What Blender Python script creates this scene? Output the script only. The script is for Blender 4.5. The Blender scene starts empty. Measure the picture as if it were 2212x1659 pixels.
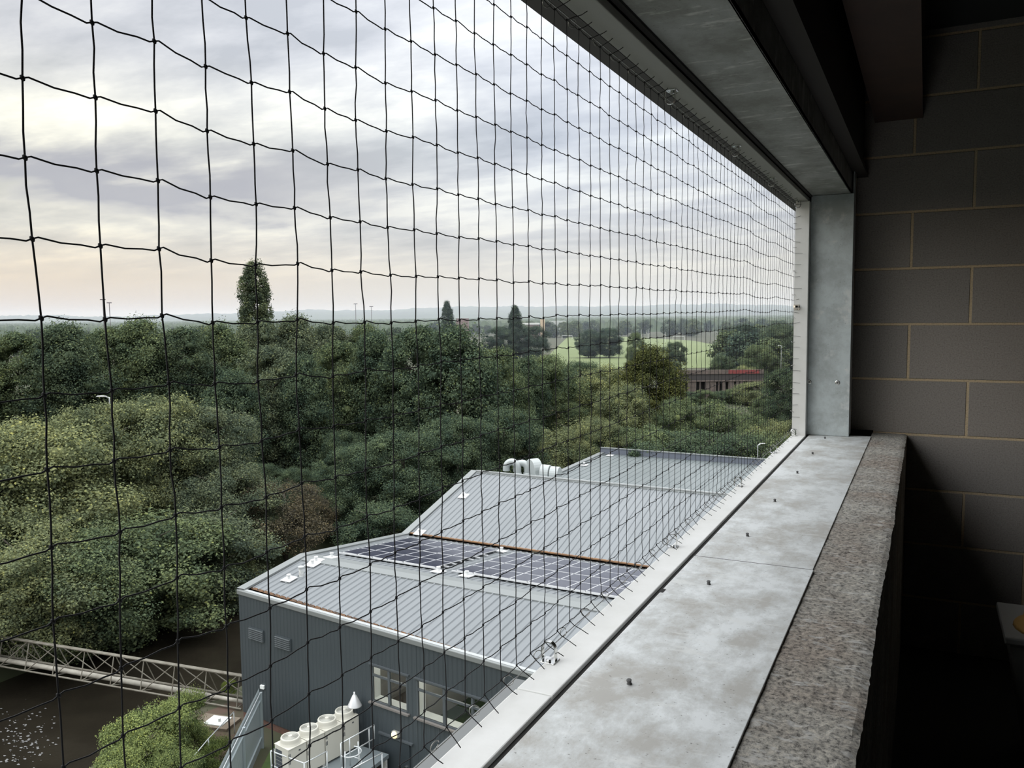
import bpy, math, random
import numpy as np
from mathutils import Vector, Matrix
random.seed(7)
S = bpy.context.scene
COL = S.collection
PI = math.pi

# ------------------------------------------------------------------ camera
W, H, F = 2212, 1659, 1789.0
YAW, PITCH, ROLL = math.radians(26.5), math.radians(4.7), 0.0100
fw = Vector((-math.sin(YAW)*math.cos(PITCH), math.cos(YAW)*math.cos(PITCH), -math.sin(PITCH)))
r0 = Vector((math.cos(YAW), math.sin(YAW), 0)); u0 = r0.cross(fw)
rt = math.cos(ROLL)*r0 - math.sin(ROLL)*u0
up = math.sin(ROLL)*r0 + math.cos(ROLL)*u0
cd = bpy.data.cameras.new('camera'); cam = bpy.data.objects.new('camera', cd); COL.objects.link(cam)
cam.matrix_world = Matrix(((rt.x, up.x, -fw.x, 0), (rt.y, up.y, -fw.y, 0), (rt.z, up.z, -fw.z, 0), (0, 0, 0, 1)))
cd.sensor_fit = 'HORIZONTAL'; cd.sensor_width = 36; cd.lens = 36*F/W
cd.clip_start = .02; cd.clip_end = 20000
S.camera = cam
S.view_settings.view_transform = 'Standard'; S.view_settings.look = 'None'
S.view_settings.gamma = 1; S.view_settings.use_curve_mapping = False
S.view_settings.exposure = 0.07

def ray(px, py): return fw + rt*((px-W/2)/F) + up*((H/2-py)/F)
def atX(px, py, x): d = ray(px, py); return d*(x/d.x)
def atY(px, py, y): d = ray(px, py); return d*(y/d.y)
def atZ(px, py, z): d = ray(px, py); return d*(z/d.z)
def atR(px, py, r): d = ray(px, py); return d*(r/math.hypot(d.x, d.y))
def atP(px, py, p0, n): d = ray(px, py); return d*(p0.dot(n)/d.dot(n))

# ------------------------------------------------------------------ sky
def N(nt, t, **kw):
    n = nt.nodes.new(t)
    for k, v in kw.items():
        if k.startswith('i_'):
            key = k[2:]; key = int(key) if key.isdigit() else key.replace('_', ' ')
            n.inputs[key].default_value = v
        else: setattr(n, k, v)
    return n
def ramp(nt, fac, stops, interp='LINEAR'):
    r = nt.nodes.new('ShaderNodeValToRGB'); cr = r.color_ramp; cr.interpolation = interp
    while len(cr.elements) < len(stops): cr.elements.new(.5)
    for e, (p, c) in zip(cr.elements, stops):
        e.position = p; e.color = (c, c, c, 1) if isinstance(c, (int, float)) else (*c, 1)
    nt.links.new(fac, r.inputs[0]); return r
def mixc(nt, fac, a, b, mode='MIX'):
    m = nt.nodes.new('ShaderNodeMix'); m.data_type = 'RGBA'; m.blend_type = mode
    for sock, v in ((m.inputs[0], fac), (m.inputs[6], a), (m.inputs[7], b)):
        if hasattr(v, 'is_linked') or hasattr(v, 'links'): nt.links.new(v, sock)
        elif isinstance(v, (int, float)): sock.default_value = v
        else: sock.default_value = (*v, 1)
    return m.outputs[2]
def mth(nt, op, a, b=None, clamp=False):
    m = nt.nodes.new('ShaderNodeMath'); m.operation = op; m.use_clamp = clamp
    for i, v in enumerate((a, b)):
        if v is None: continue
        if hasattr(v, 'links'): nt.links.new(v, m.inputs[i])
        else: m.inputs[i].default_value = v
    return m.outputs[0]

wd = bpy.data.worlds.new('sky'); S.world = wd; wd.use_nodes = True
nt = wd.node_tree; nt.nodes.clear()
tc = N(nt, 'ShaderNodeTexCoord'); sep = N(nt, 'ShaderNodeSeparateXYZ'); nt.links.new(tc.outputs['Generated'], sep.inputs[0])
X_, Y_, Z_ = sep.outputs
zc = mth(nt, 'MAXIMUM', Z_, 0.0)
# azimuth: 1 towards the left of the view (dusk glow), 0 to the right
azl = mth(nt, 'ADD', mth(nt, 'MULTIPLY', X_, -.80), mth(nt, 'MULTIPLY', Y_, -.35))
warm = ramp(nt, azl, [(.0, 0.0), (.25, .55), (.45, 1.0)]).outputs[0]
left_g = ramp(nt, zc, [(0, (.66, .56, .46)), (.045, (.76, .65, .50)), (.10, (.76, .74, .66)), (.20, (.96, .95, .84)), (.28, (.78, .79, .80)), (.40, (.76, .78, .82)), (.60, (1.75, 1.8, 1.86)), (1, (2.95, 3.02, 3.1))]).outputs[0]
right_g = ramp(nt, zc, [(0, (.68, .67, .62)), (.05, (.73, .72, .67)), (.12, (.66, .69, .73)), (.20, (.68, .73, .80)), (.32, (.92, .96, 1.02)), (.42, (1.0, 1.03, 1.07)), (.60, (1.75, 1.8, 1.86)), (1, (2.95, 3.02, 3.1))]).outputs[0]
base = mixc(nt, warm, right_g, left_g)
den = mth(nt, 'ADD', zc, .14)
cmb = N(nt, 'ShaderNodeCombineXYZ')
nt.links.new(mth(nt, 'DIVIDE', X_, den), cmb.inputs[0]); nt.links.new(mth(nt, 'DIVIDE', Y_, den), cmb.inputs[1]); cmb.inputs[2].default_value = 3.1
mp = N(nt, 'ShaderNodeMapping'); mp.inputs['Rotation'].default_value = (0, 0, math.radians(-26)); mp.inputs['Scale'].default_value = (.75, 1.25, 1)
nt.links.new(cmb.outputs[0], mp.inputs[0])
n1 = N(nt, 'ShaderNodeTexNoise', i_Scale=1.15, i_Detail=7, i_Roughness=.52, i_Distortion=.25); nt.links.new(mp.outputs[0], n1.inputs[0])
n2 = N(nt, 'ShaderNodeTexNoise', i_Scale=3.2, i_Detail=6, i_Roughness=.6); nt.links.new(mp.outputs[0], n2.inputs[0])
cl = mth(nt, 'ADD', mth(nt, 'MULTIPLY', n1.outputs[0], .62), mth(nt, 'MULTIPLY', n2.outputs[0], .38))
cr = ramp(nt, cl, [(.38, (.70, .72, .76)), (.45, (.86, .87, .90)), (.51, (1.02, 1.02, 1.02)), (.59, (1.32, 1.30, 1.22))]).outputs[0]
lowfade = ramp(nt, zc, [(.03, 0), (.09, .8), (.2, 1)]).outputs[0]
cloudy = mixc(nt, lowfade, (1, 1, 1), cr)
# the long grey bank low on the left of the view
zb = mth(nt, 'ADD', zc, mth(nt, 'MULTIPLY', mth(nt, 'SUBTRACT', n1.outputs[0], .5), .16))
zb = mth(nt, 'ADD', zb, mth(nt, 'MULTIPLY', mth(nt, 'SUBTRACT', n2.outputs[0], .5), .03))
band = ramp(nt, zb, [(.115, 0), (.136, 1), (.158, 1), (.190, 0)]).outputs[0]
bankaz = ramp(nt, azl, [(.13, 0), (.30, 1), (1, 1)]).outputs[0]
bank = mth(nt, 'MULTIPLY', band, bankaz)
sky = mixc(nt, 1.0, base, cloudy, 'MULTIPLY')
sky = mixc(nt, mth(nt, 'MULTIPLY', bank, .9), sky, (.43, .44, .49))
glow = ramp(nt, azl, [(.52, 1.0), (.72, 2.6), (1, 2.6)]).outputs[0]   # sky brightness added out of frame on the left to light the room
sky = mixc(nt, 1.0, sky, glow, 'MULTIPLY')
low = ramp(nt, mth(nt, 'ADD', mth(nt, 'MULTIPLY', Z_, .5), .5), [(.49, 0), (.5, 1)]).outputs[0]
sky = mixc(nt, low, (.10, .11, .10), sky)
bg = N(nt, 'ShaderNodeBackground'); nt.links.new(sky, bg.inputs[0]); bg.inputs[1].default_value = 1.0
wo = N(nt, 'ShaderNodeOutputWorld'); nt.links.new(bg.outputs[0], wo.inputs[0])
S.cycles.max_bounces = 8; S.cycles.diffuse_bounces = 5; S.cycles.volume_bounces = 0

# ------------------------------------------------------------------ helpers
class MB:
    def __init__(s): s.v, s.f = [], []
    def add(s, vs, fs):
        b = len(s.v); s.v += [tuple(v) for v in vs]; s.f += [tuple(i+b for i in f) for f in fs]; return s
    def box(s, a, b, M=None):
        (x0, y0, z0), (x1, y1, z1) = a, b
        vs = [Vector(p) for p in ((x0,y0,z0),(x1,y0,z0),(x1,y1,z0),(x0,y1,z0),(x0,y0,z1),(x1,y0,z1),(x1,y1,z1),(x0,y1,z1))]
        if M is not None: vs = [M @ v for v in vs]
        return s.add(vs, [(0,3,2,1),(4,5,6,7),(0,1,5,4),(1,2,6,5),(2,3,7,6),(3,0,4,7)])
    def tube(s, pts, r, n=8, cap=True):
        pts = [Vector(p) for p in pts]; rs = r if isinstance(r, (list, tuple)) else [r]*len(pts)
        vs, fs = [], []; prev = None
        for i, p in enumerate(pts):
            d = (pts[min(i+1, len(pts)-1)] - pts[max(i-1, 0)]).normalized()
            if prev is None:
                a = d.orthogonal().normalized()
            else:
                a = (prev - d*prev.dot(d)); a = a.normalized() if a.length > 1e-6 else d.orthogonal().normalized()
            prev = a; b = d.cross(a)
            for k in range(n):
                t = 2*PI*k/n; vs.append(p + (a*math.cos(t)+b*math.sin(t))*rs[i])
        for i in range(len(pts)-1):
            for k in range(n):
                fs.append((i*n+k, i*n+(k+1)%n, (i+1)*n+(k+1)%n, (i+1)*n+k))
        if cap:
            fs.append(tuple(range(n))[::-1]); fs.append(tuple((len(pts)-1)*n+k for k in range(n)))
        return s.add(vs, fs)
    def lathe(s, prof, n=24, M=None, cap=True):
        vs, fs = [], []
        for (r, z) in prof:
            for k in range(n):
                t = 2*PI*k/n; v = Vector((r*math.cos(t), r*math.sin(t), z)); vs.append(M @ v if M is not None else v)
        for i in range(len(prof)-1):
            for k in range(n): fs.append((i*n+k, i*n+(k+1)%n, (i+1)*n+(k+1)%n, (i+1)*n+k))
        if cap:
            fs.append(tuple(range(n))[::-1]); fs.append(tuple((len(prof)-1)*n+k for k in range(n)))
        return s.add(vs, fs)
    def torus(s, R, r, M=None, n=20, m=8, a0=0, a1=2*PI):
        vs, fs = [], []; full = abs(a1-a0-2*PI) < 1e-4; c = n if full else n+1
        for i in range(c):
            t = a0+(a1-a0)*i/n
            for k in range(m):
                q = 2*PI*k/m; v = Vector(((R+r*math.cos(q))*math.cos(t), (R+r*math.cos(q))*math.sin(t), r*math.sin(q)))
                vs.append(M @ v if M is not None else v)
        for i in range(n):
            j = (i+1) % c
            for k in range(m): fs.append((i*m+k, j*m+k, j*m+(k+1)%m, i*m+(k+1)%m))
        return s.add(vs, fs)
    def prism(s, poly, axis, a, b):
        # poly: 2D points in the other two axes (in xyz order), extruded along axis from a to b
        n = len(poly); vs = []
        for t in (a, b):
            for (p, q) in poly:
                v = [p, q]; v.insert(axis, t); vs.append(v)
        fs = [tuple(range(n))[::-1], tuple(range(n, 2*n))] + [(i, (i+1)%n, (i+1)%n+n, i+n) for i in range(n)]
        return s.add(vs, fs)
    def mesh(s, name, mat, smooth=False):
        me = bpy.data.meshes.new(name); me.from_pydata(s.v, [], s.f); me.materials.append(mat)
        if smooth: me.polygons.foreach_set('use_smooth', [True]*len(me.polygons))
        me.update(); return me
    def build(s, name, mat, parent=None, smooth=False, bevel=0, loc=None):
        import bmesh
        me = s.mesh(name, mat, smooth)
        bm = bmesh.new(); bm.from_mesh(me); bmesh.ops.recalc_face_normals(bm, faces=bm.faces); bm.to_mesh(me); bm.free()
        o = bpy.data.objects.new(name, me); COL.objects.link(o); o.parent = parent
        if loc is not None: o.location = loc
        if bevel:
            m = o.modifiers.new('bevel', 'BEVEL'); m.width = bevel; m.segments = 2; m.limit_method = 'ANGLE'
        return o
def tag(o, label=None, cat=None, group=None, kind=None):
    if label: o['label'] = label
    if cat: o['category'] = cat
    if group: o['group'] = group
    if kind: o['kind'] = kind
    return o
def empty(name, loc=(0, 0, 0), rz=0):
    o = bpy.data.objects.new(name, None); COL.objects.link(o); o.location = loc; o.rotation_euler = (0, 0, rz); o.empty_display_size = .1; return o
def copy_tree(o, parent=None):
    c = o.copy(); COL.objects.link(c); c.parent = parent
    for ch in list(o.children): copy_tree(ch, c)
    return c
def struct(o): o['kind'] = 'structure'; return o

# ------------------------------------------------------------------ materials
def mat(name, col, rough=.6, metal=0, noise=None, bump=None, spec=.5, emit=None):
    m = bpy.data.materials.new(name); m.use_nodes = True; t = m.node_tree; b = t.nodes['Principled BSDF']
    b.inputs['Base Color'].default_value = (*col, 1); b.inputs['Roughness'].default_value = rough; b.inputs['Metallic'].default_value = metal
    b.inputs['Specular IOR Level'].default_value = spec
    tcn = t.nodes.new('ShaderNodeTexCoord')
    if noise:  # (scale, lo colour, hi colour, stretch)
        sc, c2, stretch = noise
        mpn = t.nodes.new('ShaderNodeMapping'); mpn.inputs['Scale'].default_value = stretch; t.links.new(tcn.outputs['Object'], mpn.inputs[0])
        nn = N(t, 'ShaderNodeTexNoise', i_Scale=sc, i_Detail=6, i_Roughness=.6); t.links.new(mpn.outputs[0], nn.inputs[0])
        r = ramp(t, nn.outputs[0], [(.36, col), (.64, c2)]); t.links.new(r.outputs[0], b.inputs['Base Color'])
    if bump:
        sc, st = bump
        nb = N(t, 'ShaderNodeTexNoise', i_Scale=sc, i_Detail=5, i_Roughness=.6); t.links.new(tcn.outputs['Object'], nb.inputs[0])
        bp = N(t, 'ShaderNodeBump', i_Strength=st, i_Distance=.01); t.links.new(nb.outputs[0], bp.inputs['Height']); t.links.new(bp.outputs[0], b.inputs['Normal'])
    if emit: b.inputs['Emission Color'].default_value = (*emit[0], 1); b.inputs['Emission Strength'].default_value = emit[1]
    return m
M = {}
M['cord'] = mat('black_cord', (.012, .012, .014), .8)
M['white_paint'] = mat('white_paint', (.78, .78, .75), .42, noise=(9, (.86, .86, .84), (1, 1, 1)), bump=(30, .05))
M['gap'] = mat('black_gasket', (.015, .014, .013), .8)
M['steel'] = mat('stainless_steel', (.72, .73, .72), .18, 1)
M['wire'] = mat('dull_steel_wire', (.35, .35, .34), .35, 1)
M['screw'] = mat('weathered_zinc', (.14, .14, .14), .6, .5, bump=(300, .5))
M['brown_beam'] = mat('brown_primer', (.085, .048, .038), .6, noise=(6, (.06, .037, .032), (1, 1, 1)))
M['dark_beam'] = mat('dark_primer', (.03, .025, .022), .7)
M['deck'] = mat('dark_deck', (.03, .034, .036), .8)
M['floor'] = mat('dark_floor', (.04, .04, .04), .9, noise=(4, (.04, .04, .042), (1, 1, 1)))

def galv(name, c1, c2, c3, dirt=True):
    m = bpy.data.materials.new(name); m.use_nodes = True; t = m.node_tree; b = t.nodes['Principled BSDF']
    tcn = t.nodes.new('ShaderNodeTexCoord')
    mpn = t.nodes.new('ShaderNodeMapping'); mpn.inputs['Scale'].default_value = (1, .65, 1); t.links.new(tcn.outputs['Object'], mpn.inputs[0])
    a = N(t, 'ShaderNodeTexNoise', i_Scale=8, i_Detail=10, i_Roughness=.72, i_Distortion=.1); t.links.new(mpn.outputs[0], a.inputs[0])
    r = ramp(t, a.outputs[0], [(.40, c1), (.5, c2), (.58, c3)])
    sp = N(t, 'ShaderNodeTexNoise', i_Scale=170, i_Detail=2); t.links.new(tcn.outputs['Object'], sp.inputs[0])
    spr = ramp(t, sp.outputs[0], [(.26, (.30, .29, .27)), (.32, (1, 1, 1))])
    c = mixc(t, .75, r.outputs[0], spr.outputs[0], 'MULTIPLY')
    st = t.nodes.new('ShaderNodeMapping'); st.inputs['Scale'].default_value = (9, 26, 9); t.links.new(tcn.outputs['Object'], st.inputs[0])
    sn = N(t, 'ShaderNodeTexNoise', i_Scale=1, i_Detail=4, i_Roughness=.7); t.links.new(st.outputs[0], sn.inputs[0])
    sr = ramp(t, sn.outputs[0], [(.575, (0, 0, 0)), (.66, (1, 1, 1))])
    c = mixc(t, mth(t, 'MULTIPLY', sr.outputs[0], .55), c, (.74, .75, .73))
    t.links.new(c, b.inputs['Base Color'])
    rr = ramp(t, a.outputs[0], [(.35, .62), (.62, .42)]); t.links.new(rr.outputs[0], b.inputs['Roughness'])
    b.inputs['Metallic'].default_value = .12
    return m
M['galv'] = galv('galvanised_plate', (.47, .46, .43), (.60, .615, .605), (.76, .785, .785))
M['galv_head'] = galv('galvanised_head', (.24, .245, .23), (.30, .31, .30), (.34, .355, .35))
M['jamb'] = galv('galvanised_jamb', (.42, .46, .46), (.50, .55, .56), (.56, .62, .63))

def rough_concrete():
    m = bpy.data.materials.new('rough_block_top'); m.use_nodes = True; t = m.node_tree; b = t.nodes['Principled BSDF']
    tcn = t.nodes.new('ShaderNodeTexCoord')
    a = N(t, 'ShaderNodeTexNoise', i_Scale=5, i_Detail=4); t.links.new(tcn.outputs['Object'], a.inputs[0])
    r = ramp(t, a.outputs[0], [(.38, (.33, .29, .25)), (.5, (.35, .33, .295)), (.62, (.44, .425, .385))])
    g = N(t, 'ShaderNodeTexNoise', i_Scale=130, i_Detail=8, i_Roughness=.82); t.links.new(tcn.outputs['Object'], g.inputs[0])
    gr = ramp(t, g.outputs[0], [(.40, (.10, .09, .085)), (.47, (.85, .85, .85)), (.60, (1.75, 1.7, 1.62))])
    c = mixc(t, .85, r.outputs[0], gr.outputs[0], 'MULTIPLY')
    st = t.nodes.new('ShaderNodeMapping'); st.inputs['Scale'].default_value = (26, 60, 26); t.links.new(tcn.outputs['Object'], st.inputs[0])
    sn = N(t, 'ShaderNodeTexNoise', i_Scale=1, i_Detail=4, i_Roughness=.7); t.links.new(st.outputs[0], sn.inputs[0])
    sr = ramp(t, sn.outputs[0], [(.56, 0), (.62, 1)])
    c = mixc(t, mth(t, 'MULTIPLY', sr.outputs[0], .7), c, (.62, .61, .58))
    t.links.new(c, b.inputs['Base Color']); b.inputs['Roughness'].default_value = .95
    bp = N(t, 'ShaderNodeBump', i_Strength=.9, i_Distance=.004); t.links.new(g.outputs[0], bp.inputs['Height']); t.links.new(bp.outputs[0], b.inputs['Normal'])
    return m
M['rough'] = rough_concrete()

def block_wall(name, axis):
    m = bpy.data.materials.new(name); m.use_nodes = True; t = m.node_tree; b = t.nodes['Principled BSDF']
    tcn = t.nodes.new('ShaderNodeTexCoord'); sp = t.nodes.new('ShaderNodeSeparateXYZ'); t.links.new(tcn.outputs['Object'], sp.inputs[0])
    cb = t.nodes.new('ShaderNodeCombineXYZ')
    t.links.new(mth(t, 'ADD', sp.outputs[axis], .06+45), cb.inputs[0]); t.links.new(mth(t, 'ADD', sp.outputs[2], .522+.235*100), cb.inputs[1])
    br = t.nodes.new('ShaderNodeTexBrick'); t.links.new(cb.outputs[0], br.inputs[0])
    br.inputs['Scale'].default_value = 1; br.inputs['Brick Width'].default_value = .45; br.inputs['Row Height'].default_value = .235
    br.inputs['Mortar Size'].default_value = .0062; br.inputs['Mortar Smooth'].default_value = .3; br.inputs['Bias'].default_value = 0
    br.inputs['Color1'].default_value = (.35, .32, .29, 1); br.inputs['Color2'].default_value = (.29, .272, .255, 1); br.inputs['Mortar'].default_value = (.62, .50, .33, 1)
    g = N(t, 'ShaderNodeTexNoise', i_Scale=170, i_Detail=5, i_Roughness=.8); t.links.new(tcn.outputs['Object'], g.inputs[0])
    gr = ramp(t, g.outputs[0], [(.33, (.40, .40, .40)), (.43, (1.0, 1.0, 1.0)), (.62, (1.35, 1.35, 1.35))])
    c = mixc(t, .8, br.outputs[0], gr.outputs[0], 'MULTIPLY')
    st = t.nodes.new('ShaderNodeMapping'); st.inputs['Scale'].default_value = (60, 60, 5.5); t.links.new(tcn.outputs['Object'], st.inputs[0])
    sn = N(t, 'ShaderNodeTexNoise', i_Scale=1, i_Detail=3, i_Roughness=.7); t.links.new(st.outputs[0], sn.inputs[0])
    sr = ramp(t, sn.outputs[0], [(.745, 0), (.775, 1)])
    c = mixc(t, mth(t, 'MULTIPLY', sr.outputs[0], .55), c, (.6, .6, .58))
    t.links.new(c, b.inputs['Base Color']); b.inputs['Roughness'].default_value = .95
    hh = mth(t, 'ADD', mth(t, 'MULTIPLY', br.outputs['Fac'], -1.2), mth(t, 'MULTIPLY', g.outputs[0], .5))
    bp = N(t, 'ShaderNodeBump', i_Strength=.8, i_Distance=.006); t.links.new(hh, bp.inputs['Height']); t.links.new(bp.outputs[0], b.inputs['Normal'])
    return m
M['blocks'] = block_wall('concrete_blocks', 0)
M['blocks_y'] = block_wall('concrete_blocks_side', 1)

# ================================================================== THE ROOM
ZS = -.517   # top of the sill
FL = -1.45; CE = 1.15; YB = -2.6; YE = 3.9; XR = 4.5
# far block wall, side walls, floor and deck
struct(MB().box((-.19, YE, FL-.15), (XR+.2, YE+.15, CE+.1)).box((-.30, YE, -.511), (-.19, YE+.15, CE+.1)).build('wall_far', M['blocks']))
struct(MB().box((-.49, 3.82, -.58), (-.303, 4.3, CE+.1)).box((-.303, 4.10, -.9), (-.10, 4.3, CE)).box((-.30, 3.76, -.62), (-.19, 4.1, -.60)).build('wall_outer', M['gap']))  # second box is backing added to keep sky light out of the cavity
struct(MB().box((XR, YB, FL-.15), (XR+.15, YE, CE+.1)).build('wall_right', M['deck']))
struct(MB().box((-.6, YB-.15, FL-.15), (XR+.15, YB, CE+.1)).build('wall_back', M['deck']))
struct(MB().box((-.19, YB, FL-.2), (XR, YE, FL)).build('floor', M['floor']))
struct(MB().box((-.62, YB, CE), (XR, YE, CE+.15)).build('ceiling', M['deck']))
# parapet with rough sawn top
def parapet():
    mb = MB(); nx, ny = 14, 420; x0, x1 = -.192, -.058
    rnd = random.Random(3)
    edge = [rnd.gauss(0, .0007) for _ in range(ny+1)]
    e2 = [0]*(ny+1)
    for j in range(1, ny+1): e2[j] = e2[j-1]*.95 + rnd.gauss(0, .0004)
    vs = []
    for j in range(ny+1):
        y = YB + (YE-YB)*j/ny
        for i in range(nx+1):
            t = i/nx; x = x0 + (x1-x0)*t; z = ZS-.004 + rnd.gauss(0, .0006)
            if i == nx: x += edge[j]+e2[j]; z -= .004
            if i == nx-1: z -= .001; x += e2[j]
            vs.append((x, y, z))
    fs = [(j*(nx+1)+i, j*(nx+1)+i+1, (j+1)*(nx+1)+i+1, (j+1)*(nx+1)+i) for j in range(ny) for i in range(nx)]
    mb.add(vs, fs)
    # inner face
    b = len(mb.v)
    for j in range(ny+1):
        p = vs[j*(nx+1)+nx]; mb.v.append((p[0], p[1], p[2])); mb.v.append((x1, p[1], p[2]-.02)); mb.v.append((x1, p[1], FL))
    for j in range(ny):
        for k in (0, 1): mb.f.append((b+3*j+k, b+3*j+k+1, b+3*j+4+k, b+3*j+3+k))
    mb.box((x0, YB, FL), (x1-.01, YE, ZS-.03))
    return mb
pw = struct(parapet().build('wall_left', M['rough']))
# facade below the sill, down to the ground
struct(MB().box((-.43, YB, -16.5), (-.215, 4.3, ZS-.06)).build('wall_outer', mat('facade_cladding', (.30, .31, .31), .5)))
# beams under the deck
def beam(name, x0, x1, z0, m, label, hw=.012):
    mb = MB(); xm = (x0+x1)/2
    mb.box((x0, YB, z0), (x1, YE, z0+.018)); mb.box((xm-hw/2, YB, z0+.018), (xm+hw/2, YE, CE-.018)); mb.box((x0, YB, CE-.018), (x1, YE, CE))
    return tag(mb.build(name, m), label, 'beam')
beam('steel_beam', -.214, -.032, .80, M['brown_beam'], 'wide brown painted steel beam under the dark ceiling, inner of the two')
beam('steel_beam', -.285, -.235, .575, M['dark_beam'], 'narrow dark steel beam hidden behind the grey window head')
# fascia closing the wall above the opening
struct(MB().box((-.60, YB, .532), (-.30, YE+.3, CE)).build('trim_1', M['dark_beam']))

# window frame (white powder-coated metal)
win = struct(empty('window_1', (-.47, 3.66, ZS)))
def wl(p): return p
def part(mb, name, m, parent, **k):
    o = mb.build(name, m, parent, **k)
    o.matrix_parent_inverse = Matrix.Translation(-Vector(parent.location)) if parent.rotation_euler.z == 0 else parent.matrix_basis.inverted()
    return o
fr = MB().box((-.496, 1.0, ZS-.05), (-.441, 3.66, ZS)); part(fr, 'sill_frame', M['white_paint'], win, bevel=.002)
fr = MB().box((-.496, YB, ZS-.05), (-.441, .997, ZS+.0005)); part(fr, 'sill_frame', M['white_paint'], win, bevel=.002)
part(MB().box((-.496, YB, .462), (-.4465, 3.81, .478)), 'head_frame', mat('shaded_white_soffit', (.34, .34, .32), .5, bump=(30, .05)), win, bevel=.002)  # shade under the head is put into the colour of the white frame
part(MB().box((-.496, 3.66, ZS-.05), (-.441, 3.80, .4615)), 'jamb_frame', M['white_paint'], win, bevel=.002)
part(MB().box((-.441, YB, ZS-.02), (-.431, 3.70, ZS-.006)), 'gasket', M['gap'], win)
part(MB().box((-.447, YB, .482), (-.436, 3.70, .50)), 'gasket', M['gap'], win)
part(MB().box((-.535, YB, ZS-.075), (-.4965, 1.07, ZS-.022)), 'drip_flashing', mat('grey_flashing', (.20, .21, .21), .45, .3), win)
part(MB().box((-.512, 1.07, ZS-.075), (-.4965, 4.0, ZS-.022)), 'drip_flashing', mat('violet_grey_flashing', (.25, .25, .29), .45, .3), win)
part(MB().box((-.545, YB, .462), (-.4965, 4.0, .53)), 'outer_head_lip', mat('dark_head_lip', (.075, .065, .068), .6), win)

# galvanised sill plates, head plate and jamb plate
t = MB().box((-.430, 1.737, ZS-.0102), (-.190, 3.745, ZS-.001)).build('sill_plate', M['galv'], bevel=.0008)
tag(t, 'pale galvanised sill plate beyond the joint, running to the far jamb', 'metal plate', 'sill plates')
t = MB().box((-.430, YB, ZS-.0095), (-.188, 1.732, ZS)).build('sill_plate', M['galv'], bevel=.0008)
tag(t, 'streaked galvanised sill plate nearest the camera, in front of the joint', 'metal plate', 'sill plates')
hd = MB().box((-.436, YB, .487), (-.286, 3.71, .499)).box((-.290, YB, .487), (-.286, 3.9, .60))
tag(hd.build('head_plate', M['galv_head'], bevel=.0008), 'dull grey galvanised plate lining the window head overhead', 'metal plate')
jr = empty('jamb_plate', (-.36, 3.70, ZS)); tag(jr, 'upright galvanised plate at the far end of the window opening', 'metal plate')
part(MB().box((-.440, 3.70, ZS), (-.274, 3.708, .486)).box((-.278, 3.708, ZS), (-.274, 3.80, .60)), 'plate', M['jamb'], jr, bevel=.001)
for (bx, dim) in ((-.434, .009), (-.322, .0095)):
    Mx = Matrix.Translation((bx, 3.70, -.292)) @ Matrix.Rotation(PI/2, 4, 'X')
    o = part(MB().lathe([(dim, 0), (dim, .0012), (dim*.8, .002), (.003, .002)], 24, Mx), 'washer', M['steel'], jr, smooth=False)
    part(MB().lathe([(.0035, .002), (.0035, .0045), (.002, .006)], 6, Mx), 'screw_head', M['screw'], jr)

part(MB().box((-.430, 1.7325, ZS-.011), (-.192, 1.7368, ZS-.0008)), 'gasket', M['gap'], win)
# little screws left standing on the plates
def screw(p, label, s=1.0, tilt=.2):
    rnd = random.Random(int(p[1]*1000))
    mb = MB(); Mx = Matrix.Rotation(tilt, 4, 'X') @ Matrix.Rotation(rnd.random()*6, 4, 'Z')
    mb.lathe([(.0048*s, 0), (.0048*s, .0015*s), (.0035*s, .002*s), (.0035*s, .006*s), (.0045*s, .0065*s), (.0045*s, .009*s), (.002*s, .010*s)], 8, Mx)
    o = mb.build('screw_stub', M['screw']); o.location = p
    tag(o, label, 'screw', 'screw stubs on the sill plates'); return o
names = ['stubby grey screw on the near sill plate, closest to the camera', 'stubby grey screw on the near sill plate, just before the joint', 'stubby grey screw, first beyond the joint on the far sill plate',
         'stubby grey screw, second beyond the joint on the far sill plate', 'grey screw lying askew, third beyond the joint on the far sill plate', 'grey screw near the far end of the sill, second from the jamb plate', 'small grey screw at the very end of the sill by the jamb plate']
for (y, nm) in zip((1.078, 1.555, 1.942, 2.336, 2.786, 3.193, 3.61), names):
    screw((-.358, y, ZS-(.001 if y > 1.73 else 0)), nm, .82, .25)
tag(MB().box((-.4315, 1.472, ZS-.0005), (-.424, 1.492, ZS+.0006)).build('gasket_tab', M['gap']), 'tiny black rubber tab sticking out of the sill gap', 'rubber tab')

# ---------------------------------------------------------------- bird net
NX = -.500; CY, CZ = .0481, .0492
knots_y = [.2875 + CY*k for k in range(-30, 71)]
def gsag(y):
    pts = [(-2, 0), (.43, 0), (.5, -.006), (.67, -.007), (1.0, -.004), (1.34, -.002), (2.53, .006), (2.60, .011), (2.85, .001), (3.10, .002), (3.18, .010), (3.5, .003), (4, .003)]
    for (a, va), (b, vb) in zip(pts, pts[1:]):
        if a <= y <= b: return va + (vb-va)*(y-a)/(b-a)
    return 0
rows = list(range(-10, 10))
rn = random.Random(11)
node = {}
coloff = {j: rn.gauss(0, .0012) for j in range(len(knots_y))}
for j, y in enumerate(knots_y):
    for k in rows:
        ed = 0 if k in (-10, 9) else 1
        z = .002 + CZ*k + gsag(y)*ed*(.6 if k > 5 else 1) + coloff[j]*ed*.7 + rn.gauss(0, .0006)
        if k == 9: z = .447
        node[j, k] = Vector((NX + rn.gauss(0, .0006), y + rn.gauss(0, .0005) + .0015*math.sin(k*.9+j*.7)*ed, z))
mb = MB(); R_ = .00064
last = len(knots_y)-1
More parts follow.
